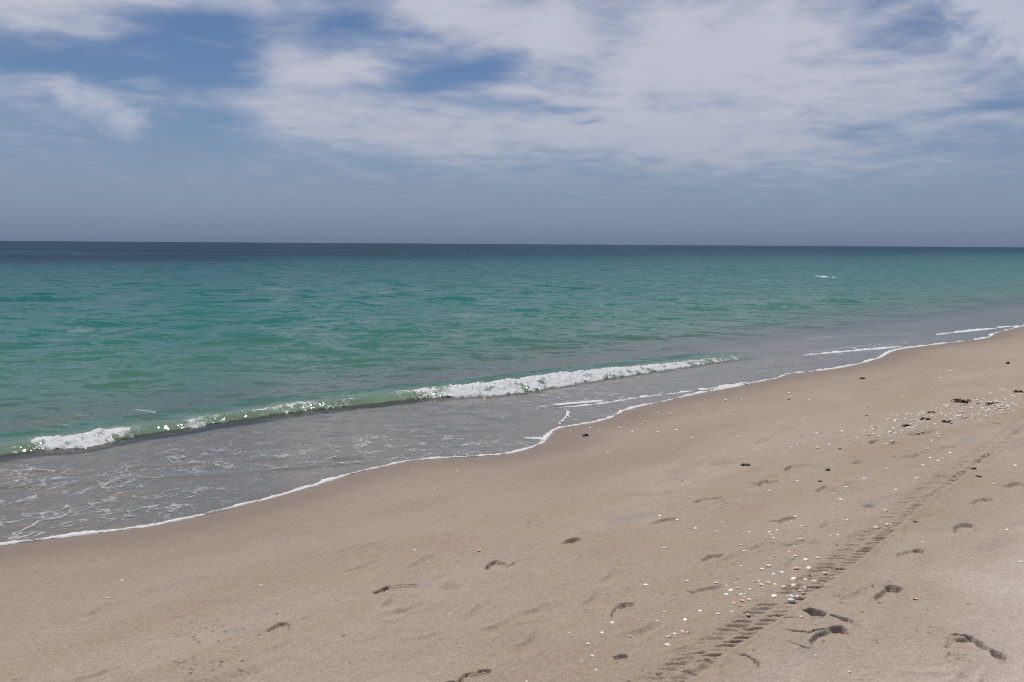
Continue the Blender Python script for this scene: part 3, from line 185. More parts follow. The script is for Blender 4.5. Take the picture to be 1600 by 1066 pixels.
SHELLS = [(1.364, 5.017, 0.0207, 'w', 'small white shell right of the shallow footprint among shells', 'shell cluster beside the tyre track'), (1.28, 4.762, 0.0196, 'w', 'small white shell at the lower right of the shallow footprint among shells', 'shell cluster beside the tyre track'), (1.182, 4.484, 0.0123, 'w', 'white shell, second closest left of the largest orange tan shell', 'shell cluster beside the tyre track'), (1.084, 4.497, 0.0215, 'w', 'small white shell at the upper right of the long shallow footprint', 'shells scattered over the beach'), (1.124, 4.451, 0.0152, 'w', 'white shell, closest right of the long shallow footprint', 'shell cluster beside the tyre track'), (1.127, 4.372, 0.027, 'w', 'white shell, third closest right of the long shallow footprint', 'shell cluster beside the tyre track'), (1.175, 4.404, 0.0242, 'w', 'white shell, closest left of the largest orange tan shell', 'shell cluster beside the tyre track'), (1.092, 4.319, 0.0237, 'w', 'white shell, second closest right of the long shallow footprint', 'shell cluster beside the tyre track'), (1.164, 4.31, 0.0207, 'w', 'white shell, second closest at the lower left of the largest orange tan shell', 'shell cluster beside the tyre track'), (1.225, 4.369, 0.0241, 'c', 'cream shell, closest at the lower left of the largest orange tan shell', 'shell cluster beside the tyre track'), (1.185, 4.317, 0.0119, 'c', 'cream shell, second closest at the lower left of the largest orange tan shell', 'shell cluster beside the tyre track'), (1.275, 4.481, 0.0278, 'o', 'small orange tan shell left of the largest orange tan shell', 'shell cluster beside the tyre track'), (1.303, 4.488, 0.0217, 'c', 'small cream shell at the upper left of the largest orange tan shell', 'shell cluster beside the tyre track'), (1.341, 4.443, 0.04, 'o', 'largest orange tan shell in the foreground shell cluster', 'shells scattered over the beach'), (1.297, 4.418, 0.0275, 'w', 'white shell, closest at the lower left of the largest orange tan shell', 'shell cluster beside the tyre track'), (1.29, 4.38, 0.0182, 'p', 'small pale pink shell at the lower left of the largest orange tan shell', 'shell cluster beside the tyre track'), (1.364, 4.41, 0.0245, 'w', 'small white shell at the lower right of the largest orange tan shell', 'shell cluster beside the tyre track'), (1.403, 4.386, 0.0275, 'W', 'small white shell right of the largest orange tan shell', 'shell cluster beside the tyre track'), (1.407, 4.578, 0.0223, 'w', 'small white shell above the largest orange tan shell', 'shell cluster beside the tyre track'), (1.459, 4.603, 0.0256, 'w', 'small white shell at the upper right of the largest orange tan shell', 'shell cluster beside the tyre track'), (1.424, 4.718, 0.036, 'c', 'cream shell, second closest above the largest orange tan shell', 'shell cluster beside the tyre track'), (1.374, 4.681, 0.0291, 'c', 'cream shell, closest above the largest orange tan shell', 'shell cluster beside the tyre track'), (1.5, 4.895, 0.0204, 'c', 'small cream shell at the lower left of the peach pink shell', 'shell cluster beside the tyre track'), (1.619, 4.89, 0.0239, 'w', 'white shell, closest below the peach pink shell', 'shell cluster beside the tyre track'), (1.597, 4.857, 0.0204, 'w', 'white shell, second closest below the peach pink shell', 'shell cluster beside the tyre track'), (1.651, 4.802, 0.0371, 'w', 'white shell, second closest above the upturned brown shell', 'shell cluster beside the tyre track'), (1.728, 4.838, 0.0273, 'c', 'small cream shell above the upturned brown shell', 'shell cluster beside the tyre track'), (1.551, 4.656, 0.0326, 'O', 'small orange tan shell at the upper left of the upturned brown shell', 'shell cluster beside the tyre track'), (1.628, 4.679, 0.0296, 'W', 'white shell, closest above the upturned brown shell', 'shell cluster beside the tyre track'), (1.664, 4.631, 0.0229, 'c', 'small cream shell at the upper right of the upturned brown shell', 'shell cluster beside the tyre track'), (1.679, 4.586, 0.0259, 'c', 'small cream shell right of the upturned brown shell', 'shell cluster beside the tyre track'), (1.593, 4.544, 0.0288, 'B', 'upturned brown shell at the right of the foreground shell cluster', 'shells scattered over the beach'), (1.554, 4.507, 0.0316, 'W', 'white shell, closest at the lower left of the upturned brown shell', 'shell cluster beside the tyre track'), (1.586, 4.473, 0.0347, 'c', 'cream shell, closest at the lower right of the upturned brown shell', 'shell cluster beside the tyre track'), (1.612, 4.46, 0.0252, 'c', 'cream shell, second closest at the lower right of the upturned brown shell', 'shell cluster beside the tyre track'), (1.487, 4.495, 0.0346, 'w', 'small white shell left of the upturned brown shell', 'shell cluster beside the tyre track'), (1.462, 4.418, 0.0278, 'w', 'white shell, second closest at the lower left of the upturned brown shell', 'shell cluster beside the tyre track'), (1.467, 4.331, 0.0182, 'w', 'white shell, second closest at the upper right of the largest white shell', 'shell cluster beside the tyre track'), (1.471, 4.293, 0.0211, 'o', 'small orange tan shell at the upper right of the largest white shell', 'shell cluster beside the tyre track'), (1.504, 4.365, 0.0153, 'w', 'small white shell below the upturned brown shell', 'shell cluster beside the tyre track'), (1.72, 4.519, 0.0193, 'w', 'lone white shell on the right rim of the tyre track', 'shells scattered over the beach'), (1.32, 4.273, 0.0327, 'w', 'big round white shell in the lower middle of the foreground cluster', 'shells scattered over the beach'), (1.382, 4.203, 0.0382, 'w', 'largest white shell, lowest in the foreground cluster beside the track', 'shells scattered over the beach'), (1.401, 4.255, 0.0268, 'w', 'small white shell above the largest white shell', 'shell cluster beside the tyre track'), (1.429, 4.252, 0.0208, 'w', 'white shell, closest at the upper right of the largest white shell', 'shell cluster beside the tyre track'), (1.382, 4.266, 0.0149, 'w', 'small white shell at the upper left of the largest white shell', 'shell cluster beside the tyre track'), (1.111, 4.252, 0.0117, 'o', 'small orange tan shell at the lower right of the long shallow footprint', 'shell cluster beside the tyre track'), (1.168, 4.263, 0.0176, 'c', 'cream shell, second closest left of the big round white shell', 'shell cluster beside the tyre track'), (1.183, 4.225, 0.0233, 'c', 'cream shell, closest left of the big round white shell', 'shell cluster beside the tyre track'), (1.148, 4.211, 0.029, 'o', 'small orange tan shell left of the big round white shell', 'shell cluster beside the tyre track'), (1.098, 4.19, 0.0259, 'o', 'small orange tan shell right of the cream arched shell', 'shell cluster beside the tyre track'), (1.123, 4.152, 0.0257, 'o', 'orange tan shell, closest at the lower left of the big round white shell', 'shell cluster beside the tyre track'), (0.913, 4.099, 0.0279, 'c', 'cream arched shell left of the foreground cluster', 'shells scattered over the beach'), (0.989, 4.057, 0.0222, 'w', 'white shell, closest right of the cream arched shell', 'shells scattered over the beach'), (1.063, 4.074, 0.0224, 'w', 'white shell, second closest right of the cream arched shell', 'shell cluster beside the tyre track'), (1.128, 4.042, 0.0251, 'o', 'orange tan shell, second closest at the lower left of the big round white shell', 'shell cluster beside the tyre track'), (1.359, 3.979, 0.0223, 'p', 'pale pink shell touching the dark scooped footprint', 'shells scattered over the beach'), (0.743, 4.111, 0.0194, 'c', 'small cream shell left of the cream arched shell', 'shells scattered over the beach'), (0.823, 4.002, 0.0271, 'w', 'large white shell just left of the track near the bottom', 'shells scattered over the beach'), (0.69, 3.993, 0.0134, 'w', 'small white shell above the lowest large white shell', 'shells scattered over the beach'), (0.743, 3.841, 0.0234, 'c', 'small cream shell at the upper right of the lowest large white shell', 'shells scattered over the beach'), (0.784, 3.859, 0.0288, 'o', 'orange tan shell left of the track, just above the lowest large white shell', 'shells scattered over the beach'), (0.805, 3.864, 0.0183, 'o', 'small orange tan shell at the upper right of the lowest large white shell', 'shells scattered over the beach'), (0.712, 3.814, 0.0232, 'c', 'small cream shell above the lowest large white shell', 'shells scattered over the beach'), (0.692, 3.731, 0.0277, 'w', 'lowest large white shell left of the track', 'shells scattered over the beach'), (1.28, 3.554, 0.0125, 'w', 'tiny white shell below the footprint with cracks', 'shells scattered over the beach'), (2.338, 6.139, 0.0305, 'w', 'white shell, second closest at the lower right of the faint rounded dent', 'shells scattered over the beach'), (1.897, 5.752, 0.0241, 'w', 'white shell, second closest right of the oval footprint', 'shells scattered over the beach'), (1.858, 5.708, 0.0199, 'w', 'white shell, closest right of the oval footprint', 'shells scattered over the beach'), (1.871, 5.543, 0.0233, 'w', 'small white shell above the dark half shell', 'shells scattered over the beach'), (1.68, 5.438, 0.0264, 'w', 'white shell, closest below the oval footprint', 'shells scattered over the beach'), (1.622, 5.403, 0.0262, 'w', 'white shell, closest at the lower left of the oval footprint', 'shells scattered over the beach'), (1.617, 5.345, 0.0185, 'w', 'white shell, second closest below the oval footprint', 'shells scattered over the beach'), (1.615, 5.287, 0.0257, 'w', 'small white shell left of the peach pink shell', 'shells scattered over the beach'), (1.763, 5.233, 0.0367, 'p', 'peach pink shell lying in a shallow drag footprint', 'shells scattered over the beach'), (2.184, 5.598, 0.0199, 'w', 'small white shell left of the ring shell', 'shells scattered over the beach'), (2.044, 5.419, 0.0269, 'o', 'small orange tan shell right of the dark half shell', 'shells scattered over the beach'), (2.01, 5.292, 0.0225, 'w', 'white shell, second closest right of the dark half shell', 'shells scattered over the beach'), (1.964, 5.285, 0.0187, 'w', 'white shell, closest right of the dark half shell', 'shells scattered over the beach'), (2.516, 5.807, 0.0378, 'o', 'orange tan shell on the left edge of the tyre track', 'shells scattered over the beach'), (2.292, 5.408, 0.0351, 'c', 'cream shell in the middle of the tyre track beside the ring shell', 'shells scattered over the beach'), (1.613, 4.978, 0.0174, 'w', 'white shell, second closest at the lower left of the peach pink shell', 'shell cluster beside the tyre track'), (1.693, 5.135, 0.0144, 'w', 'white shell, closest at the lower left of the peach pink shell', 'shells scattered over the beach'), (1.571, 5.309, 0.0147, 'w', 'white shell, second closest at the lower left of the oval footprint', 'shells scattered over the beach'), (-0.602, 5.39, 0.018, 'w', 'small white shell above the curved toe line footprint', 'shells scattered over the beach'), (-0.496, 5.124, 0.0171, 'w', 'small white shell at the upper right of the curved toe line footprint', 'shells scattered over the beach'), (-0.192, 5.254, 0.0279, 'O', 'orange tan shell alone above the arched footprint', 'shells scattered over the beach'), (-0.301, 4.249, 0.0141, 'w', 'tiny white shell alone on open sand below the round heel dent', 'shells scattered over the beach'), (1.019, 5.906, 0.0318, 'w', 'white shell on the far rim of a shallow footprint', 'shells scattered over the beach'), (1.112, 5.768, 0.0234, 'w', 'white shell, closest right of the shell rimmed footprint', 'shells scattered over the beach'), (0.964, 5.477, 0.0221, 'w', 'white shell, closest below the shell rimmed footprint', 'shells scattered over the beach'), (1.189, 5.543, 0.0263, 'w', 'white shell, second closest right of the shell rimmed footprint', 'shells scattered over the beach'), (0.922, 5.157, 0.0243, 'w', 'white shell, second closest below the shell rimmed footprint', 'shells scattered over the beach'), (0.712, 4.499, 0.0272, 'w', 'slanted white shell left of the foreground cluster', 'shells scattered over the beach'), (0.812, 4.578, 0.0123, 'w', 'small white shell left of the long shallow footprint', 'shells scattered over the beach'), (0.938, 4.538, 0.0246, 'w', 'small white shell at the upper left of the long shallow footprint', 'shells scattered over the beach'), (0.481, 4.003, 0.0214, 'w', 'small white shell below the leaf shaped footprint', 'shells scattered over the beach'), (0.273, 3.91, 0.0156, 'w', 'white shell, second closest at the lower left of the leaf shaped footprint', 'shells scattered over the beach'), (0.421, 3.884, 0.0207, 'w', 'white shell, closest at the lower left of the leaf shaped footprint', 'shells scattered over the beach'), (0.543, 3.855, 0.0181, 'p', 'pale pink shell between white ones near the bottom edge', 'shells scattered over the beach'), (0.346, 3.761, 0.0201, 'w', 'small white shell at the upper left of the small triangular dent', 'shells scattered over the beach'), (0.354, 3.636, 0.0194, 'c', 'small cream shell left of the small triangular dent', 'shells scattered over the beach'), (0.305, 3.595, 0.012, 'w', 'small white shell left of the small triangular dent', 'shells scattered over the beach'), (0.358, 3.501, 0.0164, 'w', 'small white shell at the lower left of the small triangular dent', 'shells scattered over the beach'), (0.068, 3.427, 0.0182, 'c', 'cream shell cut by the bottom edge of the picture', 'shells scattered over the beach'), (-2.317, 5.096, 0.026, 'w', 'lone white shell on the bare sand at far left', 'shells scattered over the beach'), (-2.253, 4.774, 0.0175, 'w', 'smaller white shell below the lone white shell at far left', 'shells scattered over the beach'), (-1.485, 6.285, 0.0171, 'w', 'white shell, second closest at the upper left of the curved toe line footprint', 'shells scattered over the beach'), (-1.309, 5.708, 0.0194, 'w', 'white shell, closest at the upper left of the curved toe line footprint', 'shells scattered over the beach'), (-1.419, 4.856, 0.0134, 'w', 'tiny white shell alone on the lower left sand', 'shells scattered over the beach'), (0.942, 8.474, 0.0283, 'w', 'small white shell at the lower right of the dark lump by the water bend', 'shells scattered over the beach'), (1.962, 8.003, 0.0219, 'w', 'small white shell above the soft dark dent', 'shells scattered over the beach'), (1.623, 7.306, 0.0199, 'w', 'white shell, closest at the lower left of the soft dark dent', 'shells scattered over the beach'), (1.618, 7.066, 0.0241, 'w', 'white shell, second closest at the lower left of the soft dark dent', 'shells scattered over the beach'), (1.387, 6.999, 0.0189, 'w', 'white shell, closest at the upper right of the long drag mark', 'shells scattered over the beach'), (1.422, 6.891, 0.0234, 'w', 'white shell, second closest at the upper right of the long drag mark', 'shells scattered over the beach'), (1.942, 6.493, 0.027, 'w', 'white shell, closest at the lower right of the crooked crack footprint', 'shells scattered over the beach'), (2.033, 6.495, 0.0226, 'w', 'white shell, second closest at the lower right of the crooked crack footprint', 'shells scattered over the beach'), (2.235, 6.767, 0.0237, 'w', 'small white shell below the long tailed footprint', 'shells scattered over the beach'), (1.387, 5.666, 0.0271, 'w', 'small white shell below the two stroke footprint', 'shells scattered over the beach'), (1.302, 5.461, 0.0224, 'w', 'small white shell above the shallow footprint among shells', 'shells scattered over the beach'), (1.499, 5.41, 0.0261, 'w', 'white shell, third closest at the lower left of the oval footprint', 'shells scattered over the beach'), (1.375, 5.147, 0.0177, 'w', 'small white shell at the upper right of the shallow footprint among shells', 'shells scattered over the beach'), (2.325, 8.233, 0.0341, 'w', 'white shell, second closest at the lower left of the pale soft footprint', 'shells scattered over the beach'), (2.366, 8.292, 0.0229, 'w', 'white shell, closest at the lower left of the pale soft footprint', 'shells scattered over the beach'), (0.491, 7.54, 0.0301, 'w', 'white shell alone on the sand below the water bend', 'shells scattered over the beach'), (-0.412, 7.479, 0.0249, 'w', 'white shell, third closest at the lower right of the top of the left foam edge', 'shells scattered over the beach'), (-0.503, 8.041, 0.0214, 'w', 'small white shell right of the top of the left foam edge', 'shells scattered over the beach'), (-0.927, 8.177, 0.0219, 'w', 'small white shell below the top of the left foam edge', 'shells scattered over the beach'), (-1.176, 8.188, 0.022, 'w', 'small white shell at the lower left of the top of the left foam edge', 'shells scattered over the beach'), (-0.618, 7.298, 0.0194, 'w', 'white shell, closest at the lower right of the top of the left foam edge', 'shells scattered over the beach'), (-0.639, 7.227, 0.0193, 'w', 'white shell, second closest at the lower right of the top of the left foam edge', 'shells scattered over the beach'), (0.679, 10.063, 0.0335, 'w', 'small white shell at the lower right of the kink in the water edge', 'shells scattered over the beach'), (0.998, 9.936, 0.0265, 'w', 'white shell, closest at the upper right of the dark lump by the water bend', 'shells scattered over the beach'), (2.842, 8.066, 0.0397, 'w', 'small white shell left of the flat dark mid beach chip', 'shells scattered over the beach'), (3.118, 8.907, 0.0313, 'w', 'white shell, second closest at the upper left of the flat dark mid beach chip', 'shells scattered over the beach'), (3.266, 8.939, 0.0253, 'w', 'white shell, third closest above the flat dark mid beach chip', 'shells scattered over the beach'), (2.917, 8.809, 0.0308, 'w', 'white shell, third closest right of the pale soft footprint', 'shells scattered over the beach'), (3.309, 8.669, 0.0308, 'w', 'white shell, closest above the flat dark mid beach chip', 'shells scattered over the beach'), (3.256, 8.411, 0.0239, 'w', 'white shell, closest at the upper right of the flat dark mid beach chip', 'shells scattered over the beach'), (3.39, 8.938, 0.0317, 'w', 'white shell, second closest above the flat dark mid beach chip', 'shells scattered over the beach'), (3.573, 8.872, 0.0381, 'w', 'white shell, third closest at the upper left of the blunt toe pit footprint', 'shells scattered over the beach'), (3.695, 8.917, 0.0384, 'w', 'white shell, second closest at the upper left of the blunt toe pit footprint', 'shells scattered over the beach'), (3.861, 9.463, 0.0407, 'w', 'small white shell below the two tiny dark chips', 'shells scattered over the beach'), (3.606, 8.572, 0.0309, 'w', 'white shell, closest at the upper left of the blunt toe pit footprint', 'shells scattered over the beach'), (3.356, 8.305, 0.0297, 'w', 'small white shell left of the blunt toe pit footprint', 'shells scattered over the beach'), (3.38, 8.526, 0.0244, 'w', 'white shell, second closest at the upper right of the flat dark mid beach chip', 'shells scattered over the beach'), (2.732, 8.316, 0.0232, 'w', 'white shell, second closest right of the pale soft footprint', 'shells scattered over the beach'), (2.635, 8.202, 0.0229, 'w', 'white shell, closest right of the pale soft footprint', 'shells scattered over the beach'), (3.018, 8.262, 0.0292, 'w', 'white shell, closest at the upper left of the flat dark mid beach chip', 'shells scattered over the beach'), (3.738, 7.809, 0.0345, 'w', 'small white shell at the upper right of the half dark footprint', 'shells scattered over the beach'), (3.831, 7.59, 0.0395, 'w', 'white shell, fourth closest right of the half dark footprint', 'shells scattered over the beach'), (3.576, 7.415, 0.0328, 'w', 'white shell, closest right of the half dark footprint', 'shells scattered over the beach'), (3.647, 7.337, 0.0272, 'w', 'white shell, third closest right of the half dark footprint', 'shells scattered over the beach'), (3.56, 7.245, 0.0321, 'w', 'white shell, second closest right of the half dark footprint', 'shells scattered over the beach'), (3.377, 7.125, 0.0314, 'w', 'small white shell at the lower right of the half dark footprint', 'shells scattered over the beach'), (3.05, 7.046, 0.0255, 'w', 'small white shell right of the faint square dent', 'shells scattered over the beach'), (2.74, 6.72, 0.0337, 'w', 'small white shell below the faint square dent', 'shells scattered over the beach'), (3.103, 6.637, 0.034, 'w', 'small white shell below the half dark footprint', 'shells scattered over the beach'), (2.811, 6.324, 0.0276, 'w', 'small white shell above the ring shell', 'shells scattered over the beach'), (2.513, 6.497, 0.0324, 'w', 'small white shell right of the faint rounded dent', 'shells scattered over the beach'), (2.345, 6.299, 0.0268, 'w', 'white shell, closest at the lower right of the faint rounded dent', 'shells scattered over the beach'), (2.342, 6.138, 0.0305, 'w', 'white shell, third closest at the lower right of the faint rounded dent', 'shells scattered over the beach'), (4.049, 6.972, 0.0375, 'w', 'white shell right of the tyre track near the right edge', 'shells scattered over the beach'), (3.566, 6.41, 0.0243, 'w', 'tiny white shell right of the track near a footprint', 'shells scattered over the beach'), (3.939, 12.441, 0.0433, 'w', 'small white shell above the brown speck near the waterline', 'shells scattered over the beach'), (3.794, 11.92, 0.0498, 'w', 'white shell, closest at the upper right of the brown speck near the waterline', 'shells scattered over the beach'), (4.312, 12.58, 0.0441, 'w', 'white shell, second closest at the upper right of the brown speck near the waterline', 'shells scattered over the beach'), (3.922, 11.524, 0.0404, 'w', 'small white shell right of the brown speck near the waterline', 'shells scattered over the beach'), (3.976, 8.228, 0.0364, 'w', 'small white shell at the lower right of the broad shaded footprint', 'shells scattered over the beach'), (4.108, 8.377, 0.0434, 'w', 'white shell, second closest right of the broad shaded footprint', 'shells scattered over the beach'), (4.179, 8.551, 0.0316, 'w', 'white shell, closest right of the broad shaded footprint', 'shells scattered over the beach'), (3.598, 8.231, 0.0358, 'w', 'small white shell right of the blunt toe pit footprint', 'shells scattered over the beach'), (3.507, 8.115, 0.0352, 'w', 'small white shell at the lower right of the blunt toe pit footprint', 'shells scattered over the beach'), (4.589, 12.312, 0.0349, 'w', 'white shell, second closest at the lower left of the flat chip near the far waterline', 'shells scattered over the beach'), (4.703, 12.426, 0.0441, 'w', 'white shell, closest at the lower left of the flat chip near the far waterline', 'shells scattered over the beach'), (7.007, 14.039, 0.0625, 'w', 'white shell, second closest above the largest seaweed clump', 'shells scattered over the beach'), (7.027, 14.441, 0.0533, 'w', 'white shell, second closest at the upper left of the largest seaweed clump', 'shells scattered over the beach'), (6.56, 12.487, 0.0468, 'w', 'white shell, closest above the largest seaweed clump', 'shells scattered over the beach'), (6.455, 13.211, 0.039, 'w', 'white shell, closest at the upper left of the largest seaweed clump', 'shells scattered over the beach'), (7.612, 13.953, 0.0422, 'w', 'small white shell at the lower left of the far dark speck', 'shells scattered over the beach'), (1.423, 11.389, 0.0457, 'w', 'white shell, second closest at the upper right of the dark lump by the water bend', 'shells scattered over the beach'), (1.582, 11.643, 0.039, 'w', 'white shell, third closest at the upper right of the dark lump by the water bend', 'shells scattered over the beach'), (1.992, 10.978, 0.0518, 'w', 'white shell, sixth closest right of the dark lump by the water bend', 'shells scattered over the beach'), (1.879, 11.223, 0.0378, 'w', 'white shell, fourth closest at the upper right of the dark lump by the water bend', 'shells scattered over the beach'), (1.59, 10.435, 0.035, 'w', 'white shell, fourth closest right of the dark lump by the water bend', 'shells scattered over the beach'), (1.545, 10.286, 0.0345, 'w', 'white shell, third closest right of the dark lump by the water bend', 'shells scattered over the beach'), (1.25, 10.089, 0.0405, 'w', 'white shell, closest right of the dark lump by the water bend', 'shells scattered over the beach'), (1.35, 9.737, 0.0392, 'w', 'white shell, second closest right of the dark lump by the water bend', 'shells scattered over the beach'), (0.922, 10.225, 0.0341, 'w', 'small white shell above the dark lump by the water bend', 'shells scattered over the beach'), (1.617, 9.624, 0.0389, 'w', 'white shell, fifth closest right of the dark lump by the water bend', 'shells scattered over the beach'), (1.832, 9.681, 0.0392, 'w', 'white shell, second closest at the upper left of the soft dark dent', 'shells scattered over the beach'), (2.48, 11.271, 0.0383, 'w', 'white shell, third closest at the upper left of the pale soft footprint', 'shells scattered over the beach'), (2.526, 11.109, 0.0378, 'w', 'white shell, second closest at the upper left of the pale soft footprint', 'shells scattered over the beach'), (2.63, 10.539, 0.0361, 'w', 'white shell, closest at the upper left of the pale soft footprint', 'shells scattered over the beach'), (1.889, 9.089, 0.0308, 'w', 'white shell, closest at the upper left of the soft dark dent', 'shells scattered over the beach'), (2.317, 8.915, 0.0306, 'w', 'small white shell left of the pale soft footprint', 'shells scattered over the beach'), (2.808, 12.534, 0.0426, 'w', 'white shell, third closest left of the brown speck near the waterline', 'shells scattered over the beach'), (2.952, 12.07, 0.0412, 'w', 'white shell, second closest left of the brown speck near the waterline', 'shells scattered over the beach'), (3.163, 12.035, 0.0413, 'w', 'white shell, closest left of the brown speck near the waterline', 'shells scattered over the beach'), (0.742, 11.164, 0.0446, 'w', 'white shell, closest at the upper right of the kink in the water edge', 'shells scattered over the beach'), (0.808, 10.942, 0.0364, 'w', 'white shell, second closest at the upper right of the kink in the water edge', 'shells scattered over the beach'), (3.042, 5.28, 0.0243, 'w', 'white shell right of the small square footprint', 'shells scattered over the beach'), (2.768, 4.657, 0.0216, 'w', 'white shell at the right edge of the picture', 'shells scattered over the beach'), (1.974, 4.165, 0.0245, 'O', 'single orange tan shell right of the deep toe pit footprint', 'shells scattered over the beach'), (2.542, 4.721, 0.0142, 'w', 'small white shell at the lower right of the dark pebble on the track', 'shells scattered over the beach'), (2.428, 5.069, 0.0187, 'w', 'small white shell below the dark pebble on the track', 'shells scattered over the beach'), (1.359, 3.386, 0.0145, 'w', 'white shell speck near the bottom edge right of the track', 'shells scattered over the beach')]
RING = (2.398,5.467)
PATCH = [[(3.872,8.857),(4.455,9.802),(4.954,10.41),(5.589,10.919),(6.394,11.754),(6.78,11.727),(6.032,10.334),(5.401,9.449),(4.936,9.032),(4.549,8.982),(4.125,8.774)],[(3.586,8.955),(4.293,9.759),(4.64,9.893),(4.181,8.756),(3.716,8.42),(3.497,8.489)],[(4.997,10.032),(5.632,10.694),(6.036,10.721),(5.598,9.8),(5.08,9.363),(4.707,9.3)]]
SCATTER = [(1.393,10.812),(4.33,13.475),(6.648,15.213),(10.635,18.313),(6.985,11.965),(5.377,10.809),(3.703,9.002),(2.355,7.593),(1.518,8.566)]
WEED = [(5.421,10.524,0.205,0,1504,629),(4.086,9.048,0.122,1,1415,666),(0.823,9.664,0.077,2,915,681),(5.505,13.796,0.118,1,1347,592),(3.012,7.982,0.055,1,1312,702),(2.604,7.131,0.055,2,1294,734),(4.45,9.391,0.12,0,1446,656),(4.563,9.16,0.111,0,1479,660),(8.349,14.805,0.086,2,1575,568),(3.715,11.721,0.062,2,1233,625),(4.29,10.533,0.049,1,1356,637),(3.994,9.83,0.046,1,1354,651),(2.389,6.708,0.036,2,1281,753),(2.447,6.36,0.029,2,1319,768),(2.011,7.452,0.095,0,1165,728),(1.852,5.422,0.037,3,1258,827),(1.584,5.166,0.027,3,1210,848),(2.572,5.487,0.031,2,1430,815),(4.709,9.81,0.102,1,1455,646),(5.627,10.252,0.135,0,1550,632),(6.463,11.169,0.13,0,1592,613),(3.309,7.516,0.036,2,1397,714),(1.93,5.084,0.02,2,1308,850),(3.677,6.897,0.045,2,1522,733),(3.588,6.65,0.049,0,1530,744)]
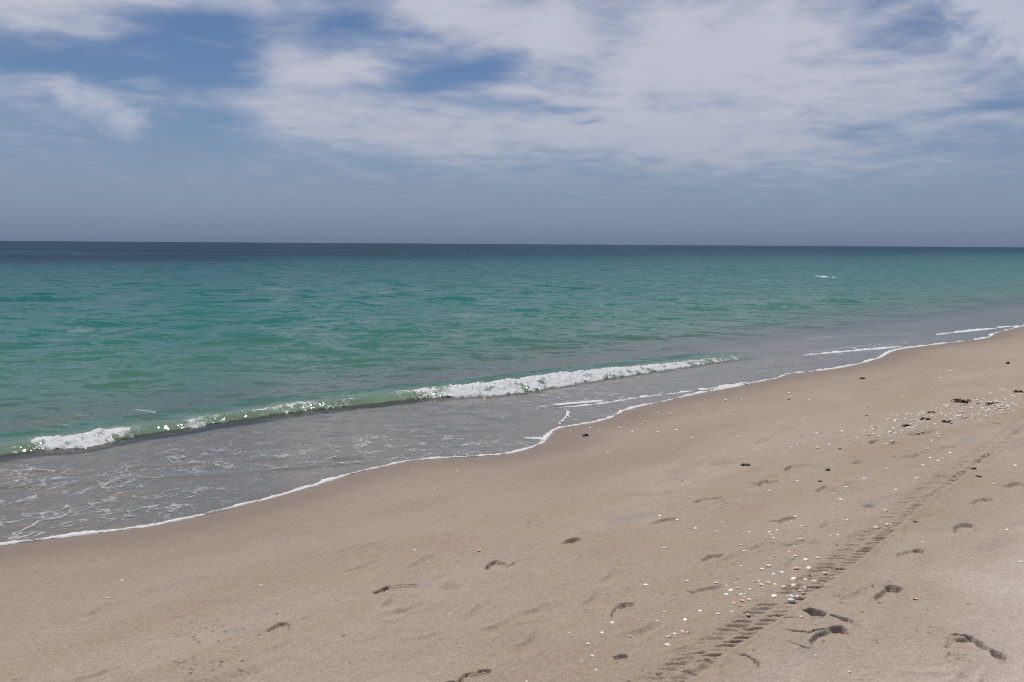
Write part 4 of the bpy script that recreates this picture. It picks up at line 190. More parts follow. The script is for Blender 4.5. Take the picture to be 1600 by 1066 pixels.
PITS = [(-1.557,4.304,0.0066),(-1.333,4.048,0.0059),(-1.508,4.245,0.0042),(-1.216,4.108,0.0052),(-1.477,4.028,0.0085),(-1.626,4.198,0.0065),(-1.507,4.217,0.0068),(-1.352,4.156,0.0043),(-1.343,4.076,0.0051),(-1.478,4.26,0.0041),(-1.569,4.18,0.0065),(-1.486,4.267,0.0056),(-1.594,4.313,0.0047),(-1.509,4.069,0.008),(-1.645,4.168,0.008),(-1.411,4.155,0.0052),(-1.452,4.188,0.0044),(-1.531,4.11,0.0088),(-1.483,4.247,0.0068),(-1.28,3.933,0.0074),(-1.292,4.068,0.0051),(-1.383,4.036,0.0075),(-1.394,4.158,0.008),(-1.464,4.18,0.008),(-1.431,4.242,0.0071),(-1.614,4.301,0.0076),(-1.312,4.178,0.0076),(-1.537,4.139,0.0068),(-1.546,4.123,0.0056),(-1.454,4.166,0.0061),(-1.389,3.677,0.0086),(-1.603,3.86,0.0049),(-1.445,3.735,0.006),(-1.48,3.788,0.0081),(-1.393,3.76,0.0053),(-1.164,3.692,0.0045),(-1.187,3.701,0.0062),(-1.294,3.729,0.005),(-1.505,3.805,0.0084),(-1.279,3.744,0.0073),(-1.194,3.778,0.008),(-1.465,3.803,0.0077),(-1.4,3.721,0.0075),(-1.386,3.706,0.0047),(-1.291,3.707,0.0042),(-1.171,3.686,0.0084),(-1.334,3.78,0.0061),(-1.297,3.7,0.0087),(-1.433,3.819,0.0057),(-1.289,3.782,0.0084),(-1.437,3.838,0.0067),(-1.44,3.671,0.0043),(1.74,4.276,0.0064),(1.642,4.218,0.0068),(1.873,4.354,0.0076),(1.804,4.329,0.0065),(1.483,4.013,0.0068),(1.603,4.132,0.009),(1.514,4.337,0.0055),(1.831,4.246,0.0042),(1.657,4.01,0.0083),(1.743,4.366,0.0052),(1.85,4.363,0.0074),(1.733,4.175,0.0063),(1.843,4.349,0.0086),(1.688,4.004,0.0053),(1.657,4.393,0.0045),(1.806,4.535,0.0049),(1.695,4.088,0.0051),(1.785,4.13,0.0089),(2.598,5.485,0.0086),(2.753,5.653,0.0104),(2.709,5.719,0.0071),(2.719,5.716,0.0057),(2.626,5.546,0.0079),(2.632,5.558,0.0072),(2.669,5.594,0.0073),(2.571,5.583,0.0066),(2.658,5.767,0.0085),(2.737,5.638,0.006),(2.669,5.72,0.0074),(2.57,5.547,0.0074),(2.768,5.718,0.0055),(2.625,5.629,0.0066),(1.261,5.762,0.01),(1.252,4.801,0.0066),(1.353,4.412,0.0077),(1.391,3.922,0.0057),(1.21,4.626,0.0074),(1.138,4.307,0.0062),(1.331,5.89,0.0105),(1.215,4.219,0.007),(1.709,4.154,0.0053),(1.181,4.534,0.0065),(1.612,4.637,0.0079),(0.829,4.008,0.0084),(1.318,4.527,0.0052),(0.783,4.365,0.006),(1.207,4.555,0.009),(1.091,5.258,0.0054),(1.216,5.185,0.0062),(1.252,4.197,0.0048),(0.733,4.109,0.0052),(1.694,4.562,0.0043),(1.049,4.363,0.0081),(1.123,4.117,0.0051),(1.435,5.334,0.0055),(0.934,5.044,0.007),(0.833,4.356,0.0077),(0.718,3.715,0.0044),(1.4,4.322,0.0064),(1.464,4.516,0.0055),(1.405,5.031,0.0073),(1.087,4.638,0.0085),(2.309,7.986,0.0125),(2.284,7.028,0.0084),(1.922,6.399,0.0059),(1.559,7.421,0.01),(1.544,7.565,0.0078),(1.43,7.141,0.0077),(1.836,7.838,0.011),(1.823,7.441,0.0081),(1.698,6.962,0.0126),(2.051,7.556,0.0068),(1.99,7.253,0.0089),(1.631,9.608,0.0165),(1.739,6.4,0.0113),(1.906,7.137,0.0075),(2.169,7.48,0.0137),(1.862,6.99,0.0088),(1.796,7.435,0.0104),(1.556,6.305,0.0094),(2.003,6.639,0.0069),(2.228,7.764,0.0078),(1.65,6.396,0.0053),(1.222,6.182,0.007),(1.63,6.302,0.0066),(1.565,5.93,0.0063),(1.456,6.333,0.0062),(1.407,5.976,0.01),(1.412,6.377,0.0078),(1.434,5.831,0.005),(1.206,5.927,0.0106),(1.549,6.619,0.0115),(1.255,6.207,0.0065),(1.53,6.123,0.0068),(1.161,6.297,0.0073),(1.082,6.215,0.0113),(1.195,6.047,0.0097),(1.509,6.063,0.0082),(3.209,5.333,0.0111),(2.548,6.365,0.0085),(3.108,5.849,0.0066),(2.377,5.803,0.0102),(3.046,6.146,0.0092),(2.386,4.955,0.007),(2.338,5.321,0.0049),(3.311,5.653,0.0111),(2.489,4.977,0.0057),(2.89,5.693,0.0059),(2.169,5.137,0.0064),(2.786,5.488,0.0107),(3.18,6.427,0.0063),(2.6,6.041,0.0079),(2.517,5.521,0.0074),(2.578,5.16,0.006),(2.112,5.608,0.0073),(3.231,5.37,0.0102),(2.315,5.495,0.0103),(2.668,6.535,0.0083),(4.061,8.315,0.0111),(2.915,5.958,0.0115),(3.261,6.498,0.0091),(2.98,6.505,0.009),(3.819,6.759,0.01),(1.856,4.952,0.0089),(2.998,6.376,0.0086),(2.058,5.893,0.0051),(2.361,6.727,0.0088),(2.713,5.725,0.0082),(0.915,4.32,0.0046),(-0.209,5.407,0.0088),(0.515,4.919,0.0057),(-0.502,4.688,0.0068),(0.245,5.229,0.0046),(0.499,4.393,0.007),(0.41,5.069,0.0091),(0.806,4.062,0.0043),(0.512,4.878,0.0052),(-0.919,5.42,0.0095),(-0.372,5.647,0.0059),(0.933,4.592,0.0047),(0.265,5.376,0.0057),(0.234,5.126,0.0048),(0.374,4.182,0.0071),(0.541,5.318,0.0069),(-0.754,4.794,0.005),(0.007,4.752,0.0065),(0.389,5.0,0.0063),(0.943,5.422,0.0075),(0.322,4.896,0.0041),(0.858,5.695,0.0048),(1.917,3.753,0.0064),(1.308,3.674,0.0044),(1.461,4.013,0.0049),(1.606,3.913,0.0051),(2.187,4.075,0.0082),(1.573,3.647,0.0083),(1.855,3.607,0.0085),(0.862,3.575,0.0042),(1.586,3.679,0.0071),(2.012,3.448,0.0051),(1.435,3.604,0.007),(0.994,3.296,0.009),(1.06,3.373,0.0052),(1.39,3.876,0.0077),(1.795,4.246,0.0048),(2.042,3.518,0.0064),(1.825,3.528,0.0067),(1.045,3.636,0.007),(1.379,3.327,0.0063),(1.555,3.689,0.0042),(1.97,4.026,0.0085),(1.952,3.502,0.008),(1.541,4.297,0.0069),(2.019,3.69,0.0042),(1.384,3.746,0.0085),(1.512,3.908,0.0042),(-0.07,4.544,0.0064),(-0.317,5.07,0.0088),(-1.198,4.365,0.0079),(-1.493,4.347,0.0069),(-2.716,5.961,0.0117),(-2.003,4.368,0.0068),(-0.504,4.419,0.0069),(-0.992,4.698,0.0057),(-0.254,4.737,0.0063),(-0.703,4.581,0.0055),(-0.286,5.014,0.0042),(-1.619,4.432,0.008),(-1.045,4.777,0.0062),(-0.243,3.863,0.006),(-1.702,4.243,0.0041),(-0.704,3.709,0.0061),(-1.785,5.047,0.0094),(-0.786,4.014,0.0087),(-1.016,4.893,0.0041),(-0.018,4.107,0.0051),(-1.19,4.646,0.0078),(-0.267,3.557,0.0041),(4.024,7.995,0.0073),(4.04,8.024,0.0084),(3.721,7.794,0.0137),(3.782,7.811,0.0151),(4.435,7.643,0.0128),(4.077,8.3,0.0079),(3.787,7.659,0.0087),(3.982,7.577,0.0126),(3.886,7.496,0.012),(3.88,8.032,0.0132),(4.313,8.096,0.0145),(4.648,8.734,0.014),(4.339,9.032,0.018),(4.095,8.628,0.0153),(4.181,8.024,0.0161),(4.144,8.265,0.0164),(4.359,9.126,0.0127),(4.069,7.668,0.0156),(4.325,7.433,0.0153),(4.466,8.672,0.0165),(4.338,8.239,0.0093),(5.254,8.448,0.015),(4.09,7.39,0.0145),(4.256,7.569,0.0135),(2.528,8.07,0.0083),(2.357,6.183,0.0054),(3.189,8.752,0.0091),(3.067,9.057,0.01),(2.365,8.101,0.0139),(3.677,9.887,0.0096),(2.824,8.46,0.0107),(2.978,8.016,0.0096),(2.075,9.173,0.0144),(2.575,8.076,0.0087),(2.844,8.958,0.012),(4.074,11.791,0.0134),(3.012,8.751,0.0123),(2.737,7.73,0.0119),(2.44,9.102,0.0085),(2.336,9.708,0.0088),(1.895,6.311,0.0054),(3.575,13.242,0.0224),(3.248,13.513,0.0245),(2.396,8.194,0.0079),(2.816,8.489,0.0097),(3.026,10.011,0.0166),(3.348,8.872,0.0119),(2.659,10.612,0.0186),(1.951,4.41,0.0088),(1.909,4.371,0.0086),(2.077,4.68,0.0046),(1.95,4.599,0.0049),(1.86,4.265,0.0054),(1.909,4.442,0.0068),(1.937,4.271,0.008),(1.936,4.447,0.0058),(0.573,3.467,0.0067),(0.641,3.437,0.0054),(0.508,3.389,0.0078),(0.546,3.484,0.005),(0.678,3.395,0.0044),(0.68,3.368,0.0055),(0.477,3.4,0.009),(0.603,3.453,0.0082),(0.667,3.391,0.0067),(0.613,3.403,0.0069),(0.665,3.438,0.0041),(0.606,3.392,0.0075),(0.71,3.436,0.0063),(0.617,3.456,0.0083),(1.611,4.244,0.0088),(1.65,4.237,0.0055),(1.686,4.317,0.008),(1.64,4.26,0.0074),(1.626,4.231,0.0079),(1.646,4.203,0.0086),(1.602,4.214,0.0079),(1.628,4.227,0.0075),(1.621,4.186,0.0074),(1.917,3.805,0.0048),(1.885,3.817,0.0083),(1.92,3.77,0.0041),(1.821,3.801,0.0049),(1.846,3.748,0.0072),(1.799,3.77,0.0089),(1.906,3.847,0.0055),(1.91,3.806,0.0078)]

# ------------------------------------------------------------------ numpy noise
_rg = np.random.default_rng(11)
_perm = _rg.permutation(4096); _ga = _rg.uniform(0, 2*np.pi, 4096)
_gx, _gy = np.cos(_ga), np.sin(_ga)
def perlin(x, y, seed=0):
    xi = np.floor(x).astype(np.int64); yi = np.floor(y).astype(np.int64)
    xf = x-xi; yf = y-yi
    u = xf*xf*xf*(xf*(xf*6-15)+10); v = yf*yf*yf*(yf*(yf*6-15)+10)
    def g(ix, iy, fx, fy):
        h = _perm[(_perm[(ix+seed*131) & 4095]+iy) & 4095]
        return _gx[h]*fx+_gy[h]*fy
    a = g(xi, yi, xf, yf); b = g(xi+1, yi, xf-1, yf); c = g(xi, yi+1, xf, yf-1); d = g(xi+1, yi+1, xf-1, yf-1)
    return (a+u*(b-a))*(1-v)+(c+u*(d-c))*v
def sstep(v, a, b):
    t = np.clip((v-a)/(b-a), 0, 1); return t*t*(3-2*t)
def poly_dist(x, y, pts, closed=False):
    """distance to a polyline, arc length at the foot and the side it lies on (left +)"""
    P = np.array(pts, float)
    if closed: P = np.vstack([P, P[:1]])
    best = np.full(x.shape, 1e18); arc = np.zeros(x.shape); side = np.zeros(x.shape); acc = 0.0
    for (ax, ay), (bx, by) in zip(P[:-1], P[1:]):
        ex, ey = bx-ax, by-ay; L2 = ex*ex+ey*ey+1e-12; L = math.sqrt(L2)
        t = np.clip(((x-ax)*ex+(y-ay)*ey)/L2, 0, 1)
        qx, qy = x-ax-t*ex, y-ay-t*ey; d2 = qx*qx+qy*qy
        m = d2 < best
        best = np.where(m, d2, best); arc = np.where(m, acc+t*L, arc)
        side = np.where(m, np.sign(ex*(y-ay)-ey*(x-ax)), side); acc += L
    return np.sqrt(best), arc, side
def inside(x, y, pts):
    P = np.array(pts); r = np.zeros(x.shape, bool); j = len(P)-1
    for i in range(len(P)):
        xi, yi, xj, yj = P[i, 0], P[i, 1], P[j, 0], P[j, 1]
        c = ((yi > y) != (yj > y)) & (x < (xj-xi)*(y-yi)/(yj-yi+1e-15)+xi)
        r ^= c; j = i
    return r
def smooth_line(pts, step):
    """Catmull-Rom through the points, resampled at even steps"""
    P = np.array(pts, float); out = []
    Q = np.vstack([2*P[0]-P[1], P, 2*P[-1]-P[-2]])
    for i in range(1, len(Q)-2):
        n = max(2, int(np.linalg.norm(Q[i+1]-Q[i])/step))
        for t in np.arange(n)/n:
            out.append(.5*((2*Q[i])+(Q[i+1]-Q[i-1])*t+(2*Q[i-1]-5*Q[i]+4*Q[i+1]-Q[i+2])*t*t+(3*Q[i]-Q[i-1]-3*Q[i+1]+Q[i+2])*t**3))
    out.append(P[-1]); return np.array(out)

EDGE_S = np.vstack([np.array(EDGE[:3]), smooth_line(EDGE[3:-3], .12), np.array(EDGE[-3:])])
BREAK_S = smooth_line(BREAK, .05)
def edge_signed(x, y):
    """metres seaward of the swash edge"""
    d = np.full(x.shape, 0.0); s = sdist(x, y)
    near = np.abs(s) < 3.2
    d[~near] = -s[~near]
    dd, _, sd_ = poly_dist(x[near], y[near], EDGE_S[::2])
    dn = dd*np.where(sd_ == 0, 1, sd_)
    w = sstep(np.abs(s[near]), 1.8, 3.2)
    d[near] = dn*(1-w)-s[near]*w
    return d
def film(d):
    return np.where(d > 0, 0.003+0.012*(1-np.exp(-np.maximum(d, 0)/0.25)), d*0.25)

# ------------------------------------------------------------------ mesh builders
def put_attr(me, name, vals):
    a = me.attributes.new(name, 'FLOAT', 'POINT'); a.data.foreach_set('value', np.ascontiguousarray(vals, np.float32))
def mesh_from(name, co, quads, normals=None, attrs={}):
    me = bpy.data.meshes.new(name)
    nv, nf = len(co), len(quads); kk = quads.shape[1]
    me.vertices.add(nv); me.vertices.foreach_set('co', np.ascontiguousarray(co, np.float32).ravel())
    me.loops.add(nf*kk); me.loops.foreach_set('vertex_index', np.ascontiguousarray(quads, np.int32).ravel())
    me.polygons.add(nf); me.polygons.foreach_set('loop_start', np.arange(0, nf*kk, kk, dtype=np.int32))
    me.polygons.foreach_set('use_smooth', np.ones(nf, bool))
    for an, v in attrs.items(): put_attr(me, an, v)
    me.update(calc_edges=True)
    if normals is not None: me.normals_split_custom_set_from_vertices(normals.tolist())
    return me
def link(name, me, mat=None, parent=None, kind=None, label=None, category=None, group=None):
    if mat is not None and not me.materials: me.materials.append(mat)
    o = bpy.data.objects.new(name, me); COL.objects.link(o)
    if parent is not None: o.parent = parent
    for key, v in (('kind', kind), ('label', label), ('category', category), ('group', group)):
        if v: o[key] = v
    return o
def polar(radii, fine_half, dth, coarse):
    a = np.arange(-fine_half, fine_half+dth*.5, dth)
    b = np.linspace(fine_half, 2*np.pi-fine_half, coarse+1)[1:-1]
    th = np.concatenate([a, b]); n = len(th); m = len(radii)
    X = radii[:, None]*np.sin(th)[None, :]; Y = radii[:, None]*np.cos(th)[None, :]
    i = np.arange(m-1)[:, None]; j = np.arange(n)[None, :]; j2 = (j+1) % n
    q = np.stack([i*n+j, (i+1)*n+j, (i+1)*n+j2, i*n+j2], -1).reshape(-1, 4)[:, ::-1]
    return X.ravel(), Y.ravel(), q, m, n
def grid_normals(co, m, n):
    p = co.reshape(m, n, 3)
    du = np.roll(p, -1, 1)-np.roll(p, 1, 1)
    dv = np.empty_like(p); dv[1:-1] = p[2:]-p[:-2]; dv[0] = p[1]-p[0]; dv[-1] = p[-1]-p[-2]
    nn = np.cross(du, dv); nn /= np.linalg.norm(nn, axis=2, keepdims=True)+1e-20
    nn *= np.where(nn[..., 2:] < 0, -1, 1)
    return nn.reshape(-1, 3)
def radii_list(r0, fine_from, mind, kq, ratio, rmax):
    r = [0.02]; 
    while r[-1] < r0: r.append(r[-1]+max(.05, (r0-r[-1])*.12))
    while r[-1] < rmax:
        x = r[-1]; r.append(x+min(max(mind, (kq if x < 10.5 else .00072)*x*x), ratio*x))
    return np.array(r)

# ------------------------------------------------------------------ sand material
sand_mat, k, out = material('sand')
geo = k.new('ShaderNodeNewGeometry'); pos = geo.outputs['Position']
wet, dry = k.attr('wet'), k.attr('dry')
px_, py_, pz_ = k.sep(pos)
# along-shore / cross-shore frame for the streaks the swash leaves
al = k.math('MULTIPLY', k.math('ADD', px_, py_), 0.7071); ac = k.math('MULTIPLY', k.math('SUBTRACT', px_, py_), 0.7071)
streakv = k.xyz(k.math('MULTIPLY', al, 0.28), ac, 0.0)
grain = k.noise(pos, 330, 2, 0.75)
grain2 = k.noise(pos, 95, 3, 0.7)
mott = k.noise(streakv, 1.5, 5, 0.6, 0.6)
mott2 = k.noise(streakv, 5.0, 4, 0.6, 0.4)
base = k.mix(k.smooth(mott, 0.30, 0.72), (0.352, 0.277, 0.211, 1), (0.398, 0.326, 0.262, 1))
greys = k.smooth(k.math('ADD', mott2, k.math('MULTIPLY', mott, 0.6)), 0.86, 1.10)
base = k.mix(k.math('MULTIPLY', greys, 0.7), base, (0.300, 0.262, 0.226, 1))
base = k.mix(dry, base, (0.512, 0.442, 0.378, 1))
base = k.mix(k.math('MINIMUM', k.math('MULTIPLY', wet, 1.3), 1.0), base, k.mix(k.smooth(wet, 0.85, 1.0), (0.232, 0.174, 0.130, 1), (0.185, 0.150, 0.117, 1)))
grain3 = k.noise(pos, 42, 3, 0.7)
g = k.math('ADD', k.lin(grain, 0.30, 0.70, 0.70, 1.30), k.math('ADD', k.lin(grain2, 0.3, 0.7, -0.15, 0.15), k.lin(grain3, 0.3, 0.7, -0.12, 0.12)))
base = k.mix(1.0, base, k.xyz(g, g, g), 'MULTIPLY')
spk = k.smooth(k.noise(pos, 210, 1, 0.5), 0.69, 0.75)
base = k.mix(k.math('MULTIPLY', spk, 0.55), base, (0.62, 0.56, 0.50, 1))
spd = k.smooth(k.noise(k.vmath('ADD', pos, (3.7, 9.1, 0)), 170, 1, 0.5), 0.70, 0.76)
base = k.mix(k.math('MULTIPLY', spd, 0.55), base, (0.10, 0.075, 0.055, 1))
bs = k.new('ShaderNodeBsdfPrincipled')
k.put(bs.inputs['Base Color'], base)
k.put(bs.inputs['Roughness'], k.lin(wet, 0, 0.8, 0.92, 0.52))
k.put(bs.inputs['Specular IOR Level'], k.lin(wet, 0, 0.8, 0.12, 0.28))
bump = k.new('ShaderNodeBump'); bump.inputs['Strength'].default_value = 0.7; bump.inputs['Distance'].default_value = 0.0045
hgt = k.math('ADD', k.math('MULTIPLY', grain, 0.6), grain2)
k.put(bump.inputs['Height'], hgt); k.put(bs.inputs['Normal'], bump.outputs[0])
k.l.new(bs.outputs[0], out.inputs['Surface'])

# ------------------------------------------------------------------ the beach: one sheet of sand running under the sea and inland
R1 = radii_list(2.6, 2.6, 0.0045, 0.00032, 0.06, 40000.0)
sx, sy, sq, sm, sn = polar(R1, math.radians(38), 0.00145, 44)
sz = zbase(sx, sy)
rr = np.hypot(sx, sy)
ed = np.full(sx.shape, -9.0); ed = edge_signed(sx, sy)
nearm = rr < 60
nf_ = 1-sstep(rr, 25, 60)
und = 0.016*perlin(sx*.45, sy*.45, 1)+0.010*perlin(sx*1.3, sy*1.3, 2)+0.005*perlin(sx*4, sy*4, 3)
und += np.where(rr < 12, 0.0028*perlin(sx*13, sy*13, 4)+0.0016*perlin(sx*38, sy*38, 5), 0)
und += sstep(sdist(sx, sy), 1.6, 3.4)*(0.011*np.minimum(perlin(sx*2.1, sy*2.1, 6), .12)+0.007*np.minimum(perlin(sx*5.2, sy*5.2, 7), .1))
damp = 0.25+0.75*sstep(-ed, -0.4, 1.5)
sz = sz+und*nf_*damp
# old prints, long since softened
og = np.random.default_rng(77)
for _ in range(150):
    rr_ = og.uniform(3.2, 13); th_ = og.uniform(-.55, .6); x0, y0 = rr_*math.sin(th_), rr_*math.cos(th_)
    if not 2.2 < (x0-y0)*.7071+7 < 7.5: continue
    c0 = np.nonzero((np.abs(sx-x0) < .35) & (np.abs(sy-y0) < .35))[0]
    an = math.radians(og.normal(42, 16)); ux, uy = math.sin(an), math.cos(an)
    a_ = (sx[c0]-x0)*ux+(sy[c0]-y0)*uy; b_ = (sx[c0]-x0)*uy-(sy[c0]-y0)*ux
    q_ = (a_/.11)**2+(b_/(.042*(1+.35*np.sin(a_*22+rr_))))**2
    dp = og.uniform(.004, .013)
    sz[c0] += -dp*np.exp(-q_**1.5)+.35*dp*np.exp(-((np.sqrt(q_)-1.45)/.35)**2)
owner = np.zeros(sx.shape, np.int32)
land_ok = (ed < 0.3) & (rr < 30)

# tyre track
tidx = np.nonzero(land_ok & (np.abs((sx-sy)*.7071+1.9) < 3.5))[0]
td, ta, ts_ = poly_dist(sx[tidx], sy[tidx], TRACK)
off = -td*ts_                                   # metres right of the track's right edge
n_ = -off                                       # metres left of it
m = (n_ > -0.05) & (n_ < 0.24); tidx, ta, n_ = tidx[m], ta[m], n_[m]
wob = 0.006*perlin(sx[tidx]*18, sy[tidx]*18, 8)
n2_ = n_+wob
def hsh(i, s): 
    v = np.sin(i*127.1+s*311.7)*43758.5453; return v-np.floor(v)
trough = 0.007*sstep(n2_, -0.008, 0.012)*(1-sstep(n2_, 0.14, 0.20))
along = 0.70+0.9*sstep(perlin(ta*.8, ta*0+3.3, 9)+.35*perlin(ta*3.1, n2_*6, 13), -.3, .3)
lug = np.zeros(len(tidx))
for row, (c, hw, dep, ph) in enumerate([(0.034, 0.038, 0.023, 0.0), (0.118, 0.044, 0.011, 0.45)]):
    pitch = 0.064
    f = (ta+0.72*n2_)/pitch+ph+0.30*perlin(ta*4.5, n2_*14, 20+row)+0.12*perlin(ta*14, n2_*40, 24+row)
    i = np.floor(f); fr = f-i-0.5
    amp = 0.16+1.2*hsh(i, row)**1.3; wid = 0.14+0.09*hsh(i, row+5)
    cc = c+0.018*(hsh(i, row+9)-.5)
    w = np.exp(-(fr/wid)**2)*np.clip(1-(np.abs(n2_-cc)/hw)**3, 0, 1)
    lug = np.maximum(lug, w*amp*dep*np.clip(rr[tidx]/4.0, 1.0, 2.0))
    lug -= 0.25*np.exp(-((np.abs(fr)-0.45)/.12)**2)*amp*dep*np.clip(1-(np.abs(n2_-cc)/hw)**2, 0, 1)*.6
crumb = 0.007*np.abs(perlin(sx[tidx]*38, sy[tidx]*38, 10))+0.004*perlin(sx[tidx]*16, sy[tidx]*16, 12)
rimz = 0.006*np.exp(-((n2_+0.018)/.014)**2)*(0.5+hsh(np.floor(ta/.05), 3))
sz[tidx] += -(trough+lug*along)+(crumb*sstep(n2_, -.02, .01)*(1-sstep(n2_, .15, .2)))+rimz*0.6
tm = (n2_ > -0.02) & (n2_ < 0.185)
owner[tidx[tm]] = 1

# footprints
FOOT = 2
fdark = np.zeros(sx.shape)
for pi_, (lab, prims) in enumerate(PRINTS):
    pts = []
    for p in prims:
        pts += [p[1]] if p[0] == 'D' else list(p[1])
    P = np.array(pts); x0, y0 = P.min(0)-.14; x1, y1 = P.max(0)+.14
    ix = np.nonzero((sx > x0) & (sx < x1) & (sy > y0) & (sy < y1))[0]
    X, Y = sx[ix], sy[ix]
    wx_ = 0.010*perlin(X*22, Y*22, 30)+0.0015*perlin(X*60, Y*60, 31); wy_ = 0.010*perlin(X*22, Y*22, 32)+0.0015*perlin(X*60, Y*60, 33)
    X, Y = X+wx_, Y+wy_
    dep = np.zeros(len(ix)); rough = np.zeros(len(ix)); lip = np.zeros(len(ix))
    px_m = max(1.0, math.hypot(*P.mean(0))/4.2)**0.5
    for p in prims:
        if p[0] == 'G':
            d, a, s = poly_dist(X, Y, p[1]); L = max(a.max(), 1e-6)
            w = np.maximum(.62*p[2], .0055)*px_m; tap = np.clip(np.minimum(a, L-a)/(0.25*L)+.25, 0, 1)
            v = 1.0*p[3]*np.exp(-(d/w)**3)*tap*(0.95+0.35*perlin(X*40, Y*40, 34+pi_))
            dep = np.maximum(dep, v); lip = np.maximum(lip, 0.14*p[3]*np.exp(-((d-1.7*w)/(0.7*w))**2)*tap)
        elif p[0] == 'P' or p[0] == 'S':
            d, a, s = poly_dist(X, Y, p[1], True); d = np.where(inside(X, Y, p[1]), d, -d)
            yy = (Y-np.array(p[1])[:, 1].min())/(np.ptp(np.array(p[1])[:, 1])+1e-6)
            if p[0] == 'P': v = 1.6*p[2]*sstep(d, -.2*p[3], .8*p[3])*(0.7+0.4*np.clip(yy, 0, 1))
            else: v = p[2]*sstep(d, -.6*p[3], .8*p[3])
            dep = np.maximum(dep, v)
            if p[0] == 'P': lip = np.maximum(lip, 0.16*p[2]*np.exp(-((d+.9*p[3])/(.7*p[3]))**2))
        elif p[0] == 'D':
            d = np.hypot(X-p[1][0], Y-p[1][1]); dep = np.maximum(dep, p[3]*np.exp(-(d/(p[2]*px_m))**4))
        else:
            d, a, s = poly_dist(X, Y, p[1], True); d = np.where(inside(X, Y, p[1]), d, -d)
            rough = np.maximum(rough, p[2]*sstep(d, -.01, .03))
    lip = lip*(1-sstep(dep, 0.002, 0.006))
    rz = rough*(np.clip(perlin(X*40, Y*40, 40)+.05, -.6, .25)+0.6*np.clip(perlin(X*85, Y*85, 41), -.5, .2))
    sz[ix] += -1.15*dep+lip+1.25*rz+sstep(dep+3*lip, .001, .006)*(0.0035*perlin(X*40, Y*40, 42)+0.0012*perlin(X*90, Y*90, 43))
    mk = (dep > 0.0022) | (rough > 0.002)
    owner[ix[mk]] = FOOT+pi_
# pits and crumbs
for (x, y, r) in PITS:
    c0 = np.nonzero((np.abs(sx-x) < 4*r) & (np.abs(sy-y) < 4*r))[0]
    d = np.hypot(sx[c0]-x+0.4*r*perlin(sx[c0]/r, sy[c0]/r, 50), sy[c0]-y)
    sgn = -1.0 if hsh(np.array([x*91.3]), 1)[0] < .7 else 0.8
    sz[c0] += sgn*1.3*min(r, .009)*np.exp(-(d/r)**4)

wetv = np.clip((1-sstep(-ed, 0.05, 0.9))*0.46+(1-sstep(-ed, 0.0, 3.0))*0.36+(ed > 0.05)*.6, 0, 1)
wetv = np.where(ed > 0.02, 1.0, wetv+0.10*perlin(sx*1.2, sy*1.2, 60)*sstep(-ed, 0, .5))
sv = sdist(sx, sy)
dryv = sstep(sv+0.5*perlin(sx*.8, sy*.8, 61)+.3*perlin(sx*2.3, sy*2.3, 62), 5.3, 6.3)
co = np.stack([sx, sy, sz], 1)
nrm = grid_normals(co, sm, sn)
fo = owner[sq]; fowner = np.where((fo == fo[:, :1]).all(1), fo[:, 0], fo.max(1))
def sub_mesh(name, fsel):
    f = sq[fsel]; u, invx = np.unique(f, return_inverse=True)
    return mesh_from(name, co[u], invx.reshape(-1, 4), nrm[u], {'wet': np.clip(wetv[u], 0, 1), 'dry': dryv[u]})
sand = link('sand', sub_mesh('sand', fowner == 0), sand_mat, kind='structure')
tr = link('tyre_track', sub_mesh('tyre_track', fowner == 1), sand_mat, sand, label='lugged tyre track running along the beach to the right edge')
for pi_, (lab, prims) in enumerate(PRINTS):
    sel = fowner == FOOT+pi_
    if sel.any(): link('footprint', sub_mesh('footprint', sel), sand_mat, sand, label=lab)

# height of the finished sand for things that rest on it
def sand_z(x, y):
    r = math.hypot(x, y); th = math.atan2(x, y)
    i = int(np.clip(np.searchsorted(R1, r)-1, 0, sm-2)); j = int(np.clip(round((th+math.radians(38))/0.00145), 0, sn-1))
    return float(max(sz[i*sn+j], sz[(i+1)*sn+j]))

# ------------------------------------------------------------------ water material
water_mat, k, out = material('sea_water')
geo = k.new('ShaderNodeNewGeometry'); pos = geo.outputs['Position']
depth, foam, lace = k.attr('depth'), k.attr('foam'), k.attr('lace')
px_, py_, pz_ = k.sep(pos)
# ripples too small for the mesh: tilt the normal directly
rv = k.xyz(k.math('MULTIPLY', px_, 0.55), py_, pz_)
n1 = k.vmath('SUBTRACT', k.noise(rv, 1.35, 4, 0.62, 0.3, 1), (0.5, 0.5, 0.5))
n2 = k.vmath('SUBTRACT', k.noise(rv, 9.0, 3, 0.6, 0.2, 1), (0.5, 0.5, 0.5))
rs = k.math('MULTIPLY', k.smooth(depth, 0.03, 0.6), 1.0)
amp1 = k.lin(rs, 0, 1, 0.04, 0.80); amp2 = k.lin(rs, 0, 1, 0.07, 0.42)
tilt = k.vmath('ADD', k.vmath('SCALE', n1, s=amp1), k.vmath('SCALE', n2, s=amp2))
n0 = k.vmath('SUBTRACT', k.noise(rv, 0.42, 3, 0.62, 0.3, 1), (0.5, 0.5, 0.5))
tilt = k.vmath('ADD', tilt, k.vmath('SCALE', n0, s=k.smooth(depth, 0.7, 1.8, 0.0, 0.55)))
tilt = k.vmath('MULTIPLY', tilt, (0.7, 1.6, 0.0))
nor = k.vmath('NORMALIZE', k.vmath('ADD', geo.outputs['Normal'], tilt))
